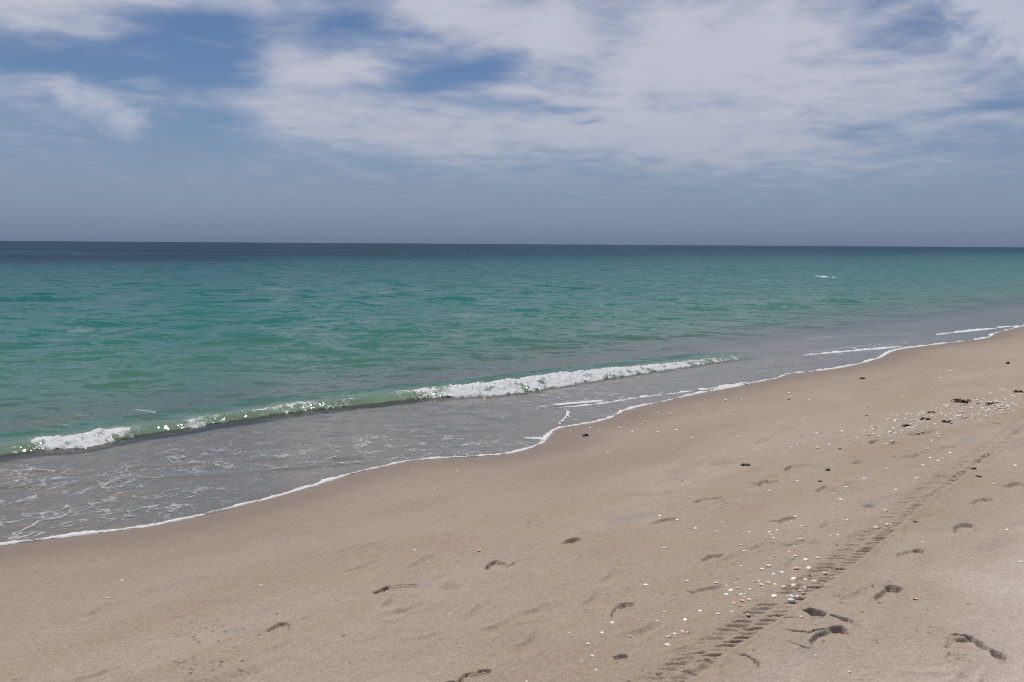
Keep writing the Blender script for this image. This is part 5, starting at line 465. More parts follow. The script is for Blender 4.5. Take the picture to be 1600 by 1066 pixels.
# body colour: suspended sand and algae inshore, clear blue green further out, weed beds far off
dl = k.math('DIVIDE', k.math('LOGARITHM', k.math('ADD', 1.0, k.math('MULTIPLY', k.math('MAXIMUM', depth, 0.0), 6.0)), 10.0), 1.9)
body = k.ramp(dl, [(0.0, (0.22, 0.205, 0.16)), (0.18, (0.140, 0.192, 0.136)), (0.32, (0.074, 0.190, 0.130)), (0.46, (0.028, 0.156, 0.120)), (0.60, (0.012, 0.120, 0.112)), (0.70, (0.007, 0.088, 0.104)), (0.80, (0.005, 0.064, 0.096)), (0.90, (0.004, 0.044, 0.080))])
wv = k.xyz(k.math('MULTIPLY', px_, 0.010), k.math('MULTIPLY', py_, 0.016), 0.0)
weed = k.noise(wv, 1.6, 4, 0.6, 0.6)
wmask = k.math('MULTIPLY', k.smooth(weed, 0.40, 0.54), k.math('MULTIPLY', k.smooth(depth, 3.2, 5.2), k.smooth(k.math('MULTIPLY', px_, -1.0), -50.0, 60.0, 0.12, 1.0)))
body = k.mix(k.math('MULTIPLY', wmask, 0.9), body, (0.006, 0.022, 0.046, 1))
sand_p = k.noise(k.xyz(k.math('MULTIPLY', px_, 0.05), k.math('MULTIPLY', py_, 0.16), 0.0), 1.0, 3, 0.5, 0.4)
body = k.mix(k.math('MULTIPLY', k.smooth(sand_p, 0.40, 0.64), 0.30), body, k.mix(1.0, body, (0.62, 0.86, 0.84, 1), 'MULTIPLY'))
silt_bright = k.attr('silt_bright')                       # pale churned-water tint, painted in to brighten the breaker's dark face
body = k.mix(silt_bright, body, (0.225, 0.310, 0.215, 1))
dif = k.new('ShaderNodeBsdfDiffuse'); k.put(dif.inputs['Color'], body); k.put(dif.inputs['Normal'], k.xyz(0.0, 0.0, 1.0))
trn = k.new('ShaderNodeBsdfTransparent'); k.put(trn.inputs['Color'], (0.93, 0.96, 0.94, 1))
tf = k.math('EXPONENT', k.math('MULTIPLY', k.math('MAXIMUM', depth, 0.0), -3.6))
tf = k.math('MULTIPLY', tf, k.math('SUBTRACT', 1.0, k.math('MULTIPLY', silt_bright, 0.8)))
m1 = k.new('ShaderNodeMixShader'); k.put(m1.inputs[0], tf); k.l.new(dif.outputs[0], m1.inputs[1]); k.l.new(trn.outputs[0], m1.inputs[2])
fr = k.new('ShaderNodeFresnel'); fr.inputs['IOR'].default_value = 1.33; k.put(fr.inputs['Normal'], nor)
ff = k.math('MINIMUM', k.math('MULTIPLY', fr.outputs[0], k.lin(depth, 0.3, 5.0, 0.76, 0.34)), 0.5)
gl = k.new('ShaderNodeBsdfGlossy'); gl.inputs['Roughness'].default_value = 0.09; k.put(gl.inputs['Normal'], nor)
k.put(gl.inputs['Color'], (0.95, 0.95, 0.95, 1))
m2 = k.new('ShaderNodeMixShader'); k.put(m2.inputs[0], ff); k.l.new(m1.outputs[0], m2.inputs[1]); k.l.new(gl.outputs[0], m2.inputs[2])
# foam: solid froth plus broken lace drawn out by the backwash
lw = k.vmath('SCALE', k.vmath('SUBTRACT', k.noise(pos, 3.0, 3, 0.6, 0.0, 1), (0.5, 0.5, 0.5)), s=0.35)
lp = k.vmath('ADD', k.xyz(px_, k.math('MULTIPLY', py_, 0.62), 0.0), lw)
vor = k.new('ShaderNodeTexVoronoi', feature='DISTANCE_TO_EDGE'); k.put(vor.inputs['Vector'], lp); vor.inputs['Scale'].default_value = 5.5
vor2 = k.new('ShaderNodeTexVoronoi', feature='DISTANCE_TO_EDGE'); k.put(vor2.inputs['Vector'], lp); vor2.inputs['Scale'].default_value = 13.0
brk = k.noise(lp, 4.5, 4, 0.65, 0.4)
th1 = k.math('MULTIPLY', lace, k.lin(brk, 0.36, 0.66, -0.06, 0.10))
l1 = k.math('SUBTRACT', 1.0, k.smooth(k.math('SUBTRACT', vor.outputs['Distance'], th1), -0.01, 0.035))
th2 = k.math('MULTIPLY', lace, k.lin(brk, 0.44, 0.70, -0.11, 0.11))
l2 = k.math('SUBTRACT', 1.0, k.smooth(k.math('SUBTRACT', vor2.outputs['Distance'], th2), -0.02, 0.05))
lc = k.math('MULTIPLY', k.math('MAXIMUM', l1, l2), k.smooth(lace, 0.02, 0.3))
lc = k.math('MULTIPLY', lc, k.smooth(brk, 0.42, 0.60, 0.0, 0.5))
flk = k.smooth(k.noise(k.xyz(k.math('MULTIPLY', px_, 0.6), py_, 0.0), 26, 2, 0.6), 0.63, 0.72)
lc = k.math('MAXIMUM', lc, k.math('MULTIPLY', k.math('MULTIPLY', flk, 0.3), k.smooth(lace, 0.03, 0.22)))
fn = k.noise(pos, 30, 4, 0.7)
fm = k.smooth(k.math('ADD', foam, k.math('MULTIPLY', k.math('SUBTRACT', fn, 0.5), 1.5)), 0.34, 0.80)
fm = k.math('MULTIPLY', fm, k.smooth(foam, 0.02, 0.15))
allf = k.math('MAXIMUM', lc, fm)
fb = k.new('ShaderNodeBsdfDiffuse'); k.put(fb.inputs['Color'], (0.84, 0.845, 0.85, 1)); k.put(fb.inputs['Normal'], k.vmath('NORMALIZE', k.vmath('ADD', geo.outputs['Normal'], (0.0, 0.0, 0.7))))
m3 = k.new('ShaderNodeMixShader'); k.put(m3.inputs[0], allf); k.l.new(m2.outputs[0], m3.inputs[1])
ft = k.new('ShaderNodeBsdfTranslucent'); k.put(ft.inputs['Color'], (0.88, 0.89, 0.90, 1))
mf = k.new('ShaderNodeMixShader'); mf.inputs[0].default_value = 0.25; k.l.new(fb.outputs[0], mf.inputs[1]); k.l.new(ft.outputs[0], mf.inputs[2]); k.l.new(mf.outputs[0], m3.inputs[2])
k.l.new(m3.outputs[0], out.inputs['Surface'])

foam_mat, k, out = material('sea_foam')
geo = k.new('ShaderNodeNewGeometry')
fnz = k.noise(geo.outputs['Position'], 60, 3, 0.7)
fcol = k.mix(k.smooth(fnz, 0.3, 0.7), (0.84, 0.85, 0.86, 1), (0.95, 0.95, 0.95, 1))
# froth scatters light through its bubbles, so its shading hardly follows the surface
fd = k.new('ShaderNodeBsdfDiffuse'); k.put(fd.inputs['Color'], fcol); k.put(fd.inputs['Normal'], k.vmath('NORMALIZE', k.vmath('ADD', geo.outputs['Normal'], (0.0, 0.0, 1.6))))
ft = k.new('ShaderNodeBsdfTranslucent'); k.put(ft.inputs['Color'], fcol)
mf = k.new('ShaderNodeMixShader'); mf.inputs[0].default_value = 0.3
k.l.new(fd.outputs[0], mf.inputs[1]); k.l.new(ft.outputs[0], mf.inputs[2]); k.l.new(mf.outputs[0], out.inputs['Surface'])

# ------------------------------------------------------------------ the sea
R2 = [4.6]
while R2[-1] < 45000:
    x = R2[-1]; R2.append(x+min(max(0.012, 0.00046*x*x), 0.028*x))
R2 = np.array(R2)
wx, wy, wq, wm, wn_ = polar(R2, math.radians(40), 0.00145, 60)
wr = np.hypot(wx, wy)
we = edge_signed(wx, wy)
bed = zbase(wx, wy)
dep0 = -bed
bd, ba, bside = poly_dist(wx, wy, BREAK_S[::3])
seaward = np.where(bside > 0, bd, -bd)
calm = sstep(dep0, 0.10, 0.55)*sstep(np.where(we > 2, bd, 0), 0.6, 3.0)
def waves(x, y, r, seed=4):
    g = np.random.default_rng(seed); z = np.zeros(x.shape)
    dr = np.maximum(0.00046*r*r, 0.02)
    gust = 0.75+0.6*perlin(x*.06, y*.11, 70)
    for _ in range(72):
        lam = math.exp(g.uniform(math.log(.3), math.log(4.5))); hd = math.radians(g.normal(14, 24))
        ph = g.uniform(0, 6.283); a = 0.030*lam/6.283
        kx, ky = math.sin(hd)*6.283/lam, -math.cos(hd)*6.283/lam
        f = 1-sstep(dr/lam, 0.2, 0.42)
        if lam > 1.7: f = f*(0.35+0.75*sstep(r, 14, 45))
        ww = 1.0+0.0*x
        q = np.sin(kx*x+ky*y+ph+1.2*perlin(x*.25/lam, y*.25/lam, 80))
        z += f*a*(q+0.30*(q*q-.5))
    return z*gust
wavez = waves(wx, wy, wr)*calm
filmz = bed+film(we)
near = we < 6
sw = np.zeros(wx.shape)
nz = np.nonzero((we > -0.2) & (we < 6))[0]
sw[nz] = 0.004*perlin(wx[nz]*2.2, wy[nz]*4.2, 71)+0.0022*perlin(wx[nz]*7, wy[nz]*12, 72)
for rp in RIDGES:
    d, a, s = poly_dist(wx[nz], wy[nz], smooth_line(rp, .2))
    sw[nz] += 0.013*np.exp(-(np.maximum(0, d*np.where(s > 0, .45, 1.3))/.06)**2)*(0.6+.8*perlin(wx[nz]*2, wy[nz]*2, 73))
wz = np.maximum(filmz, 0.0*wx-0.0)
kk_ = 0.03
wz = np.where(we > 0, 0.5*(filmz+0.0+np.sqrt((filmz-0.0)**2+kk_**2*sstep(we, .5, 2.0))), filmz)
wz = wz+wavez+sw*sstep(we, 0.1, 0.6)
# level ahead of the breaker is drawn down, so the film there is thin
depv = np.maximum(wz-bed, 0.0)
ahead = sstep(-seaward, -0.2, 0.4)
depv = depv*(1-.55*ahead*(we > 0)*(we < 6))
foamv = np.zeros(wx.shape); lacev = np.zeros(wx.shape)
for pts, w, s in STROKES:
    P = np.array(pts); c0 = np.nonzero((wx > P[:, 0].min()-6*w-.3) & (wx < P[:, 0].max()+6*w+.3) & (wy > P[:, 1].min()-6*w-4) & (wy < P[:, 1].max()+6*w+4))[0]
    ys = max(1.0, 0.8*.00046*float((P**2).sum(1).mean())/w)
    d, a, sd_ = poly_dist(wx[c0], wy[c0]/ys, P/np.array([1, ys]))
    foamv[c0] = np.maximum(foamv[c0], s*np.exp(-(d/w)**2))
for (c, r, w) in LACE:
    d2 = (wx-c[0])**2+(wy-c[1])**2; lacev = np.maximum(lacev, w*np.exp(-d2/(r*r)))
lacev = np.maximum(lacev, 0.16*sstep(we, .05, .4)*(1-sstep(seaward, -.6, 0.0))*(we < 6))
lacev *= 0.85
lacev *= (1-sstep(seaward, -.2, .3))
# sparse whitecaps further out
foamv = np.where(seaward > -0.4, np.maximum(foamv, 0), foamv)
# a broken line of froth just inside the swash edge
e2 = np.abs(we-0.03)
foamv = np.maximum(foamv, 0.62*np.exp(-(e2/.035)**2)*(np.abs(we) < .3))
keep = (we > -0.12)
keepf = keep[wq].any(1)
wco = np.stack([wx, wy, wz], 1)
wnm = grid_normals(wco, wm, wn_)
f = wq[keepf]; u, iv = np.unique(f, return_inverse=True)
sea = link('sea', mesh_from('sea', wco[u], iv.reshape(-1, 4), wnm[u], {'depth': depv[u], 'foam': foamv[u], 'lace': lacev[u]}), water_mat, kind='structure')

# ------------------------------------------------------------------ breaking wave along the shore
BL = smooth_line(BREAK, .018)
seg = np.linalg.norm(np.diff(BL, axis=0), axis=1); arc = np.concatenate([[0], np.cumsum(seg)])
bk = np.array(BREAK); ka = [0.0]
for q in bk: ka.append(0)
idx = [int(np.argmin(((BL-q)**2).sum(1))) for q in bk]
HB = 0.54*np.interp(arc, arc[idx], BH); BB_ = np.interp(arc, arc[idx], BB)
tan = np.gradient(BL, axis=0); tan /= np.linalg.norm(tan, axis=1, keepdims=True)
sn_ = np.stack([-tan[:, 1], tan[:, 0]], 1)                    # points out to sea
ks = 25
sm2 = np.stack([np.convolve(np.pad(sn_[:, i], ks, 'edge'), np.ones(2*ks+1)/(2*ks+1), 'valid') for i in (0, 1)], 1)
sn_ = sm2/np.linalg.norm(sm2, axis=1, keepdims=True)
PU = np.array([-.03, -.018, -.008, .00, .03, .055, .08, .105, .13, .155, .18, .22, .28, .37, .48, .62, .80, 1.0, 1.25, 1.5, 1.8])
PZZ = np.array([-.10, -.02, .04, .14, .30, .46, .62, .76, .88, .95, .99, 1.0, .97, .88, .75, .58, .40, .24, .10, .02, -.06])
uu = np.interp(np.linspace(0, 1, 40), np.linspace(0, 1, len(PU)), PU); zz = np.interp(np.linspace(0, 1, 40), np.linspace(0, 1, len(PU)), PZZ)
A = arc[:, None]; U = uu[None, :]
Hn = HB*(1+.28*perlin(arc*1.1, arc*0+.5, 90)+.16*perlin(arc*3.7, arc*0+.5, 91)+BB_*(.22*perlin(arc*7.3, arc*0+.5, 104)+.16*perlin(arc*17, arc*0+.5, 105)))
fwd = 0.06*perlin(arc*.9, arc*0+2.5, 92)+0.03*perlin(arc*3.3, arc*0+2.5, 93)
spread = np.clip((.30-U)/.40, 0, 1)*BB_[:, None]*np.clip(Hn/.18, .4, 1.2)[:, None]
UU = U*(0.75+.5*(Hn/.2)[:, None])-0.24*spread*(0.8+.7*perlin(A*2.1+0*U, 0*A+0*U+4.5, 101))+fwd[:, None]*np.exp(-(U/.6)**2)
X = BL[:, :1]+sn_[:, :1]*UU; Y = BL[:, 1:]+sn_[:, 1:]*UU
fz = np.broadcast_to(zz[None, :], X.shape)
lvl = np.maximum(zbase(X, Y)+0.014, 0.004)
lipc = np.interp(arc, arc[idx], LIP)[:, None]
br2 = BB_[:, None]*sstep(U, -.03, -.01)*(1-sstep(U, lipc-.06, lipc+.16))
rip = 0.010*perlin(X*5, Y*5, 94)+0.006*perlin(X*14, Y*14, 95)+0.004*perlin(X*30, Y*30, 99)
Z = lvl+Hn[:, None]*fz+rip*np.clip(fz*2, 0, 1)+br2*(0.05*np.abs(perlin(X*6, Y*6, 96))+0.036*perlin(X*13, Y*13, 97)+0.022*perlin(X*30, Y*30, 102)+0.008*perlin(X*70, Y*70, 103))
endf = sstep(arc, 0, .8)*(1-sstep(arc, arc[-1]-2.0, arc[-1]-.1))
Z = Z-(1-endf)[:, None]*.08
Z = np.where(U > 1.2, Z-0.03*sstep(U, 1.2, 1.8), Z)
n0, n1_ = X.shape
bco = np.stack([X, Y, Z], -1).reshape(-1, 3)
i = np.arange(n0-1)[:, None]; j = np.arange(n1_-1)[None, :]
bq = np.stack([i*n1_+j, (i+1)*n1_+j, (i+1)*n1_+j+1, i*n1_+j+1], -1).reshape(-1, 4)
bdep = np.clip(0.14+0.42*np.clip(fz, 0, 1)**1.2*(Hn[:, None]/.16)+0.35*sstep(U, .2, 1.2), 0.01, 3)*sstep(fz, -.08, .12)+0*X
bdep = np.maximum(bdep, sstep(U, .5, 1.6)*np.maximum(-zbase(X, Y), .05))
bfo = br2*1.12+0.42*np.exp(-((fz-.97)/.12)**2)*(U < .4)*np.clip(BB_*1.6+.28, 0, 1)[:, None]*(0.6+0.9*perlin(A*2.6+0*U, U*9+0*A, 98))
bfo = np.clip(bfo*(0.9+0.9*perlin(X*3.3, Y*3.3, 100)+.7*perlin(X*11, Y*11, 106)), 0, 1.3)
bsilt_bright = np.clip(0.62*sstep(fz, -.05, .2)*(1-sstep(U, .25, .9))*(0.85+.6*perlin(X*2.5, Y*2.5, 107)), 0, 1)+0*X  # lighter colour on the wave front, standing in for light it lacks
bw = link('breaking_wave', mesh_from('breaking_wave', bco, bq, None, {'depth': bdep.ravel(), 'foam': bfo.ravel(), 'lace': np.zeros(bco.shape[0]), 'silt_bright': bsilt_bright.ravel()}), water_mat, sea,
          label='low breaking wave with green face along the shore')

# froth thrown up by the breaking crest
def ico():
    t = (1+5**.5)/2
    v = np.array([(-1, t, 0), (1, t, 0), (-1, -t, 0), (1, -t, 0), (0, -1, t), (0, 1, t), (0, -1, -t), (0, 1, -t), (t, 0, -1), (t, 0, 1), (-t, 0, -1), (-t, 0, 1)], float)
    v /= np.linalg.norm(v[0])
    f = np.array([(0, 11, 5), (0, 5, 1), (0, 1, 7), (0, 7, 10), (0, 10, 11), (1, 5, 9), (5, 11, 4), (11, 10, 2), (10, 7, 6), (7, 1, 8), (3, 9, 4), (3, 4, 2), (3, 2, 6), (3, 6, 8), (3, 8, 9), (4, 9, 5), (2, 4, 11), (6, 2, 10), (8, 6, 7), (9, 8, 1)])
    return v, f
def blobs(name, P, rad, seed, parent, label):
    g = np.random.default_rng(seed); v, f = ico(); n = len(P)
    s = rad[:, None]*g.uniform(.6, 1.3, (n, 3))
    a = g.uniform(0, 6.283, n); c, si = np.cos(a), np.sin(a)
    vv = v[None]*(1+g.uniform(-.28, .28, (n, 12, 1)))*s[:, None, :]
    x = vv[..., 0]*c[:, None]-vv[..., 1]*si[:, None]; y = vv[..., 0]*si[:, None]+vv[..., 1]*c[:, None]
    vv = np.stack([x, y, vv[..., 2]], -1)+P[:, None, :]
    ff = f[None]+12*np.arange(n)[:, None, None]
    me = mesh_from(name, vv.reshape(-1, 3), ff.reshape(-1, 3))
    return link(name, me, foam_mat, parent, kind='stuff', label=label)
g = np.random.default_rng(21)
# flung drops along the lip
M = 450; w2 = (BB_**2*Hn**2); w2 /= w2.sum(); i2 = g.choice(n0, M, p=w2); G3 = bco.reshape(n0, n1_, 3)
Q = G3[i2, 18+g.integers(0, 6, M)]+np.stack([g.normal(0, .03, M), g.normal(0, .03, M), np.abs(g.normal(0, .020, M))], 1)
blobs('breaker_froth', Q, np.exp(g.normal(math.log(.0042), .4, M)), 22, sea, 'white froth tumbling down the broken part of the wave')

# ------------------------------------------------------------------ lines of froth left along the swash edge
def water_level(x, y):
    x = np.asarray(x); y = np.asarray(y)
    return zbase(x, y)+film(edge_signed(x, y))
def ribbon(name, line, width, height, seed, label, seam=0.5, taper=True):
    L = line; n = len(L)
    t = np.gradient(L, axis=0); t /= np.linalg.norm(t, axis=1, keepdims=True)+1e-12
    no = np.stack([-t[:, 1], t[:, 0]], 1)
    a = np.concatenate([[0], np.cumsum(np.linalg.norm(np.diff(L, axis=0), axis=1))])
    r = np.maximum(1.0, np.hypot(L[:, 0], L[:, 1])/9.0)
    var = np.clip(0.62+1.1*perlin(a*1.3, a*0+seed+.5, seed)+1.0*perlin(a*6, a*0+seed+.5, seed+1)+.6*perlin(a*17, a*0+seed+.5, seed+6), 0.05, 1.35)
    if taper: var = var*np.clip(np.minimum(a, a[-1]-a)/(.15*a[-1]), 0, 1)
    W = width*var*r**.5; Hh = height*np.clip(var, .3, 1.4)*r**.5
    cs = np.linspace(-1, 1, 9)
    wob = 0.25*width*(perlin(a*9, a*0+1.5+seed, seed+2)+perlin(a*25, a*0+1.5+seed, seed+3))
    UU = (cs[None, :]*.5+seam)*W[:, None]+wob[:, None]
    X = L[:, :1]+no[:, :1]*UU; Y = L[:, 1:]+no[:, 1:]*UU
    prof = np.sqrt(np.clip(1-cs**2, 0, 1))
    lump = 0.65+0.9*perlin(X*38, Y*38, seed+4)+0.5*perlin(X*90, Y*90, seed+5)
    base_ = np.maximum(zbase(X, Y)+np.maximum(film(edge_signed(X, Y)), 0.0)+0.003, 0.0)
    Z = base_+Hh[:, None]*prof[None, :]*np.clip(lump, .1, 1.6)-0.006*(np.abs(cs)[None, :] > .99)
    k2 = 9; i = np.arange(n-1)[:, None]; j = np.arange(k2-1)[None, :]
    q = np.stack([i*k2+j, (i+1)*k2+j, (i+1)*k2+j+1, i*k2+j+1], -1).reshape(-1, 4)
    return link(name, mesh_from(name, np.stack([X, Y, Z], -1).reshape(-1, 3), q), foam_mat, sea, kind='stuff', label=label)
ribbon('swash_edge_foam', np.vstack([np.linspace(EDGE[2], EDGE[3], 300)[:-1], smooth_line(EDGE[3:-3], .02)]), .05, .012, 200, 'thin white line of foam edging the water on the sand', .45, False)
for i, (pts, w, h) in enumerate(RIBBONS):
    ribbon('foam_line', smooth_line(pts, .02), w, h, 220+10*i, 'white foam line left lying on the thin sheet of water')

# ------------------------------------------------------------------ shells
shell_mat, k, out = material('shell')
oi = k.new('ShaderNodeObjectInfo'); tcn = k.new('ShaderNodeTexCoord')
ox, oy, oz = k.sep(tcn.outputs['Object'])
rad_ = k.math('SQRT', k.math('ADD', k.math('MULTIPLY', ox, ox), k.math('MULTIPLY', k.math('ADD', oy, 0.42), k.math('ADD', oy, 0.42))))
band = k.noise(k.xyz(k.math('MULTIPLY', rad_, 7.0), oi.outputs['Random'], 0.0), 1.4, 2, 0.5)
blot = k.noise(k.vmath('ADD', tcn.outputs['Object'], k.xyz(k.math('MULTIPLY', oi.outputs['Random'], 37.0), 0.0, 0.0)), 3.0, 3, 0.6)
c = k.mix(k.smooth(band, 0.42, 0.62, 0.0, 0.55), oi.outputs['Color'], k.mix(0.5, oi.outputs['Color'], (0.86, 0.82, 0.76, 1)))
c = k.mix(k.smooth(blot, 0.55, 0.75, 0.0, 0.4), c, k.mix(1.0, c, (0.72, 0.60, 0.50, 1), 'MULTIPLY'))
sb = k.new('ShaderNodeBsdfPrincipled'); k.put(sb.inputs['Base Color'], c); sb.inputs['Roughness'].default_value = 0.6; sb.inputs['Specular IOR Level'].default_value = 0.25
k.l.new(sb.outputs[0], out.inputs['Surface'])

def shell_mesh(name, ribs, dome, asp, seed):
    """one valve of a cockle: fan outline, pointed beak, radial ribs, real thickness"""
    g = np.random.default_rng(seed); na, nr = 28, 6
    v = []; f = []
    ph = g.uniform(0, 6)
    for side_ in (0, 1):
        for r in range(nr+1):
            q = r/nr
            for a in range(na):
                t = 2*math.pi*a/na
                w = 1.0-0.20*max(0, -math.sin(t))**2*math.cos(t)**2
                x, y = 0.5*math.cos(t)*w*q, 0.5*asp*math.sin(t)*w*q
                y += -0.16*(1-q)                     # beak sits towards the hinge
                beak = math.exp(-((x/.16)**2+((y+.40)/.12)**2))
                h = dome*(1-q**2.2)**.8+0.05*beak
                h += 0.016*math.cos(ribs*math.atan2(x, y+.5)+ph)*q
                ch = 0.02*math.sin(3*t+ph)*q
                if side_ == 0: v.append((x+ch*.3, y+ch*.3, h+.02))
                else: v.append(((x+ch*.3)*.94, (y+ch*.3)*.94, max(0.0, h-.045)))
    n = (nr+1)*na
    for s in (0, 1):
        for r in range(nr):
            for a in range(na):
                b = (a+1) % na; q4 = [s*n+r*na+a, s*n+(r+1)*na+a, s*n+(r+1)*na+b, s*n+r*na+b]
                f.append(q4 if s == 0 else q4[::-1])
    for a in range(na):
        b = (a+1) % na; f.append([nr*na+a, n+nr*na+a, n+nr*na+b, nr*na+b])
    return mesh_from(name, np.array(v), np.array(f))
SH = [shell_mesh('cockle_shell', 22, .26, .86, 1), shell_mesh('cockle_shell', 30, .20, .94, 2), shell_mesh('clam_shell', 12, .22, .74, 3), shell_mesh('clam_shell', 40, .17, .66, 4)]
for me in SH: me.materials.append(shell_mat)
SC = {'w': (.90, .87, .81), 'W': (.90, .87, .82), 'c': (.84, .73, .59), 'o': (.74, .47, .27), 'O': (.72, .42, .24), 'p': (.76, .54, .46), 'B': (.40, .27, .19)}
CN = {'w': 'white', 'W': 'white', 'c': 'cream', 'o': 'orange tan', 'O': 'orange tan', 'p': 'pale pink', 'B': 'brown'}
rnd = random.Random(8)
def place_shell(x, y, size, col, label, group, flip=False, i=None):
    me = SH[rnd.randrange(4)] if i is None else SH[i]
    o = bpy.data.objects.new('shell', me); COL.objects.link(o)
    z = sand_z(x, y)
    tilt = rnd.uniform(-.22, .22); tilt2 = rnd.uniform(-.22, .22)
    o.rotation_euler = (tilt+(math.pi if flip else 0), tilt2, rnd.uniform(0, 6.283))
    size *= 1.08
    o.scale = (size, size, size*rnd.uniform(.95, 1.35))
    o.location = (x, y, z+(0.24*size if flip else -.02*size))
    j = rnd.uniform(.9, 1.06); c = SC[col]
    o.color = (c[0]*j, c[1]*j*rnd.uniform(.96, 1.02), c[2]*j*rnd.uniform(.92, 1.03), 1)
    o['label'] = label; o['category'] = 'shell'
    if group: o['group'] = group
    return o
for (x, y, size, col, lab, grp) in SHELLS:
    place_shell(x, y, size, col, lab, grp, flip=col in 'BO')
# dense shell patch on the far beach
def rand_in(poly, n, seed):
    g = np.random.default_rng(seed); P = np.array(poly); out_ = []
    while len(out_) < n:
        q = g.uniform(P.min(0), P.max(0), (400, 2)); ok = inside(q[:, 0], q[:, 1], poly); out_ += q[ok].tolist()
    return out_[:n]
cols = 'wwwwwwwwcccop'
litter = []
for pi_, n in enumerate((230, 70, 90)):
    for q_, (x, y) in enumerate(rand_in(PATCH[pi_], n, 60+pi_)):
        c = rnd.choice(cols); size = rnd.choice((.017, .021, .026, .032, .038))
        if q_ % 100 < (12, 12, 10)[pi_]:
            place_shell(x, y, size*1.25, c, f'{CN[c]} shell in the dense far shell patch left of the track', 'dense far shell patch', rnd.random() < .15)
        else: litter.append((x, y, size))
for (x, y) in rand_in(SCATTER, 90, 70): litter.append((x, y, rnd.uniform(.012, .024)))
# the remaining broken shell, too small and too many to pick apart
lme = SH[1]; sv_ = np.empty(len(lme.vertices)*3, np.float32); lme.vertices.foreach_get('co', sv_); sv_ = sv_.reshape(-1, 3).astype(float)
sf_ = np.empty(len(lme.loops), np.int32); lme.loops.foreach_get('vertex_index', sf_); sf_ = sf_.reshape(-1, 4)
lv, lf = [], []
for q_, (x, y, size) in enumerate(litter):
    e = Matrix.Rotation(rnd.uniform(0, 6.283), 3, 'Z') @ Matrix.Rotation(rnd.uniform(-.3, .3), 3, 'X') @ Matrix.Diagonal((size, size*rnd.uniform(.6, 1.1), size*rnd.uniform(.8, 1.3)))
    lv.append(sv_ @ np.array(e).T+np.array([x, y, sand_z(x, y)-.02*size])); lf.append(sf_+len(sv_)*q_)
lo = link('shell_litter', mesh_from('shell_litter', np.vstack(lv), np.vstack(lf)), shell_mat, kind='stuff', label='fine broken pale shell strewn over the far sand', category='shell litter')
lo.color = (.80, .75, .68, 1)
# worn shell that is only a ring
g = np.random.default_rng(3); rv_, rf_ = [], []
for a in range(20):
    t = 2*math.pi*a/20; rm = 1+.08*math.sin(2*t+1)+.05*g.normal()
    for b in range(8):
        s = 2*math.pi*b/8; rt = .16+.05*math.sin(t)
        rv_.append(((.40*rm+rt*math.cos(s))*math.cos(t), (.36*rm+rt*math.cos(s))*math.sin(t), .12+rt*math.sin(s)))
        rf_.append([a*8+b, ((a+1) % 20)*8+b, ((a+1) % 20)*8+(b+1) % 8, a*8+(b+1) % 8])
me = mesh_from('ring_shell', np.array(rv_), np.array(rf_)); me.materials.append(shell_mat)
o = link('shell', me, label='white shell worn to a ring, lying on the tyre track', category='shell')
o.location = (RING[0], RING[1], sand_z(*RING)); o.scale = (.037, .037, .03); o.rotation_euler = (.12, 0, .4); o.color = (.80, .76, .70, 1)

# ------------------------------------------------------------------ dark beach wrack
wrack_mat, k, out = material('wrack')
geo = k.new('ShaderNodeNewGeometry')
wb = k.new('ShaderNodeBsdfPrincipled')
k.put(wb.inputs['Base Color'], k.mix(k.smooth(k.noise(geo.outputs['Position'], 60, 3, 0.6), .35, .7), (.020, .014, .010, 1), (.060, .042, .028, 1)))
wb.inputs['Roughness'].default_value = 0.6
k.l.new(wb.outputs[0], out.inputs['Surface'])
def weed_mesh(seed, strands):
    """tangle of curled flat fronds over a small lump"""
    g = np.random.default_rng(seed); v, f = [], []
    for s in range(strands):
        a = g.uniform(0, 6.283); L = g.uniform(.35, .6); bend = g.normal(0, 1.4); x, y = g.normal(0, .08, 2); w = g.uniform(.05, .10)
        lift = g.uniform(.05, .22)
        for i in range(8):
            q = i/7; ang = a+bend*q
            x += math.cos(ang)*L/7; y += math.sin(ang)*L/7
            z = .03+lift*math.sin(math.pi*q)+.02*math.sin(9*q+s)
            ww = w*(1-.7*abs(q-.4)); nx, ny = -math.sin(ang)*ww, math.cos(ang)*ww
            b = len(v)
            v += [(x+nx, y+ny, z), (x, y, z+.045), (x-nx, y-ny, z-.01), (x, y, z-.03)]
            if i:
                for e in range(4): f.append([b-4+e, b-4+(e+1) % 4, b+(e+1) % 4, b+e])
    nb = len(v); na, nr = 12, 5                      # the lump
    for r in range(nr+1):
        for a in range(na):
            t = 2*math.pi*a/na; q = r/nr; R_ = .26*(1+.25*math.sin(2*t+seed)+.12*g.normal())
            v.append((R_*q*math.cos(t)*1.5, R_*q*math.sin(t), .15*(1-q*q)+.02*g.normal()*(q < 1)-.02*(q == 1)))
    for r in range(nr):
        for a in range(na):
            b = (a+1) % na; f.append([nb+r*na+a, nb+(r+1)*na+a, nb+(r+1)*na+b, nb+r*na+b])
    return mesh_from('wrack_clump', np.array(v), np.array(f))
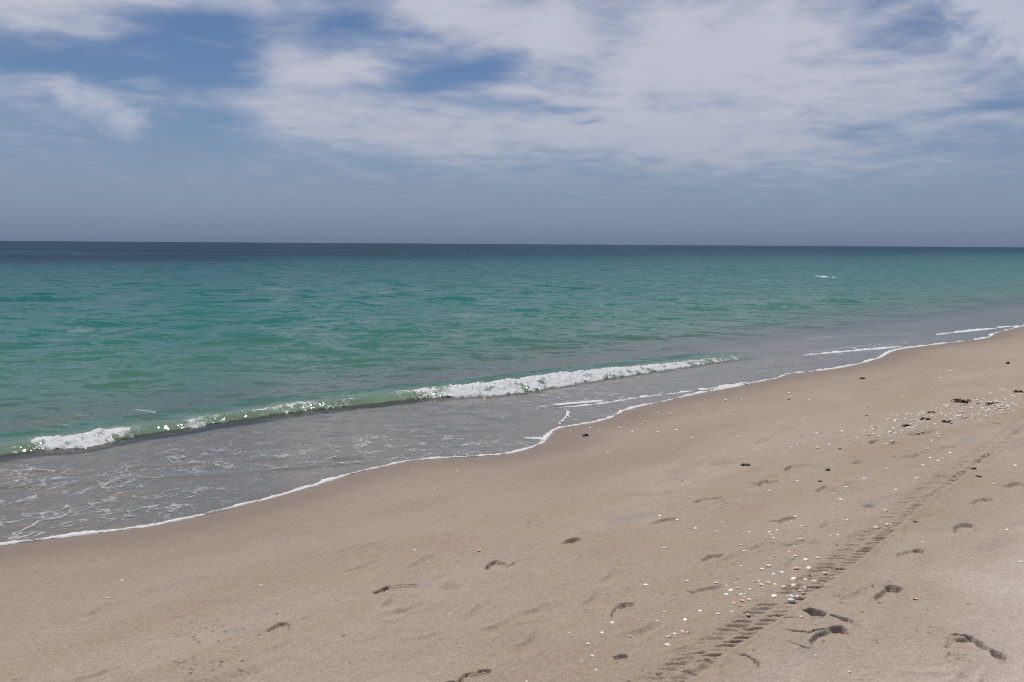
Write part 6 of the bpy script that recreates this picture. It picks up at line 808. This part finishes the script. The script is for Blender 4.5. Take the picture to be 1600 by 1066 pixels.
def chip_mesh(seed, asp, hgt):
    """flat waterworn chip of wood or shell"""
    g = np.random.default_rng(seed); na, nr = 14, 4; v, f = [], []
    out_ = [1+.16*g.normal() for _ in range(na)]
    for s in (0, 1):
        for r in range(nr+1):
            for a in range(na):
                t = 2*math.pi*a/na; q = r/nr; R_ = .5*q*(1+(out_[a]-1)*q)
                z = hgt*(1-q**3)**.7+.03*g.normal()*(0 < q < 1)
                v.append((R_*math.cos(t), R_*asp*math.sin(t), z if s == 0 else -.05*(1-q)))
    n = (nr+1)*na
    for s in (0, 1):
        for r in range(nr):
            for a in range(na):
                b = (a+1) % na; q4 = [s*n+r*na+a, s*n+(r+1)*na+a, s*n+(r+1)*na+b, s*n+r*na+b]; f.append(q4 if s == 0 else q4[::-1])
    return mesh_from('dark_chip', np.array(v), np.array(f))
WM = {0: [weed_mesh(1, 9), weed_mesh(2, 7), weed_mesh(3, 11)], 1: [chip_mesh(4, .42, .16), chip_mesh(5, .5, .2)], 2: [chip_mesh(6, .75, .4), weed_mesh(7, 4)], 3: [chip_mesh(8, .36, .14)]}
for ms in WM.values():
    for me in ms: me.materials.append(wrack_mat)
WL = {(1504, 629): 'largest dark seaweed clump, at the top of the dense shell patch', (1415, 666): 'flat dark driftwood chip at the left end of the shell patch',
    (915, 681): 'dark lump alone on the sand by the water bend', (1347, 592): 'flat dark chip alone on smooth sand near the far waterline',
    (1312, 702): 'flat dark chip beside a white shell in the middle beach', (1294, 734): 'small dark pebble alone left of the faint square dent',
    (1446, 656): 'dark weed scrap among shells above the flat driftwood chip', (1479, 660): 'dark weed scrap in the middle of the dense shell patch',
    (1575, 568): 'dark speck high on the far sand near the right edge', (1233, 625): 'brown speck below two tiny shells near the waterline',
    (1356, 637): 'upper of two tiny dark chips on smooth upper sand', (1354, 651): 'lower of two tiny dark chips on smooth upper sand',
    (1281, 753): 'small dark pebble above the faint rounded dent', (1319, 768): 'small dark pebble beside a white shell left of the track',
    (1165, 728): 'dark weed clump alone in the middle of the beach', (1258, 827): 'dark half shell chip left of the tyre track among white shells',
    (1210, 848): 'tiny dark chip below three white shells', (1430, 815): 'dark pebble on the right side of the tyre track',
    (1455, 646): 'thin dark chip above the weed scraps of the shell patch', (1550, 632): 'dark weed strip at the right of the dense shell patch',
    (1592, 613): 'dark weed scrap at the right picture edge above the shells', (1397, 714): 'tiny dark pebble left of a dark footprint',
    (1308, 850): 'tiny dark pebble left of the tyre track', (1522, 733): 'small dark pebble on the right edge of the track',
    (1530, 744): 'small dark weed scrap right of the track below a pebble'}
for (x, y, w, kd, ix, iy) in WEED:
    me = WM[kd][rnd.randrange(len(WM[kd]))]
    nm = {0: 'seaweed_clump', 1: 'driftwood_chip', 2: 'dark_pebble', 3: 'dark_shell'}[kd]
    o = link(nm, me, label=WL[(ix, iy)], category={0: 'seaweed', 1: 'driftwood', 2: 'pebble', 3: 'shell'}[kd])
    s = w*(0.95 if kd else 0.85)
    o.location = (x, y, sand_z(x, y)-.004*(kd != 0)); o.scale = (s, s, s*(1.0 if kd else .9))
    o.rotation_euler = (0, 0, rnd.uniform(-.5, .3) if kd != 2 else rnd.uniform(0, 6))
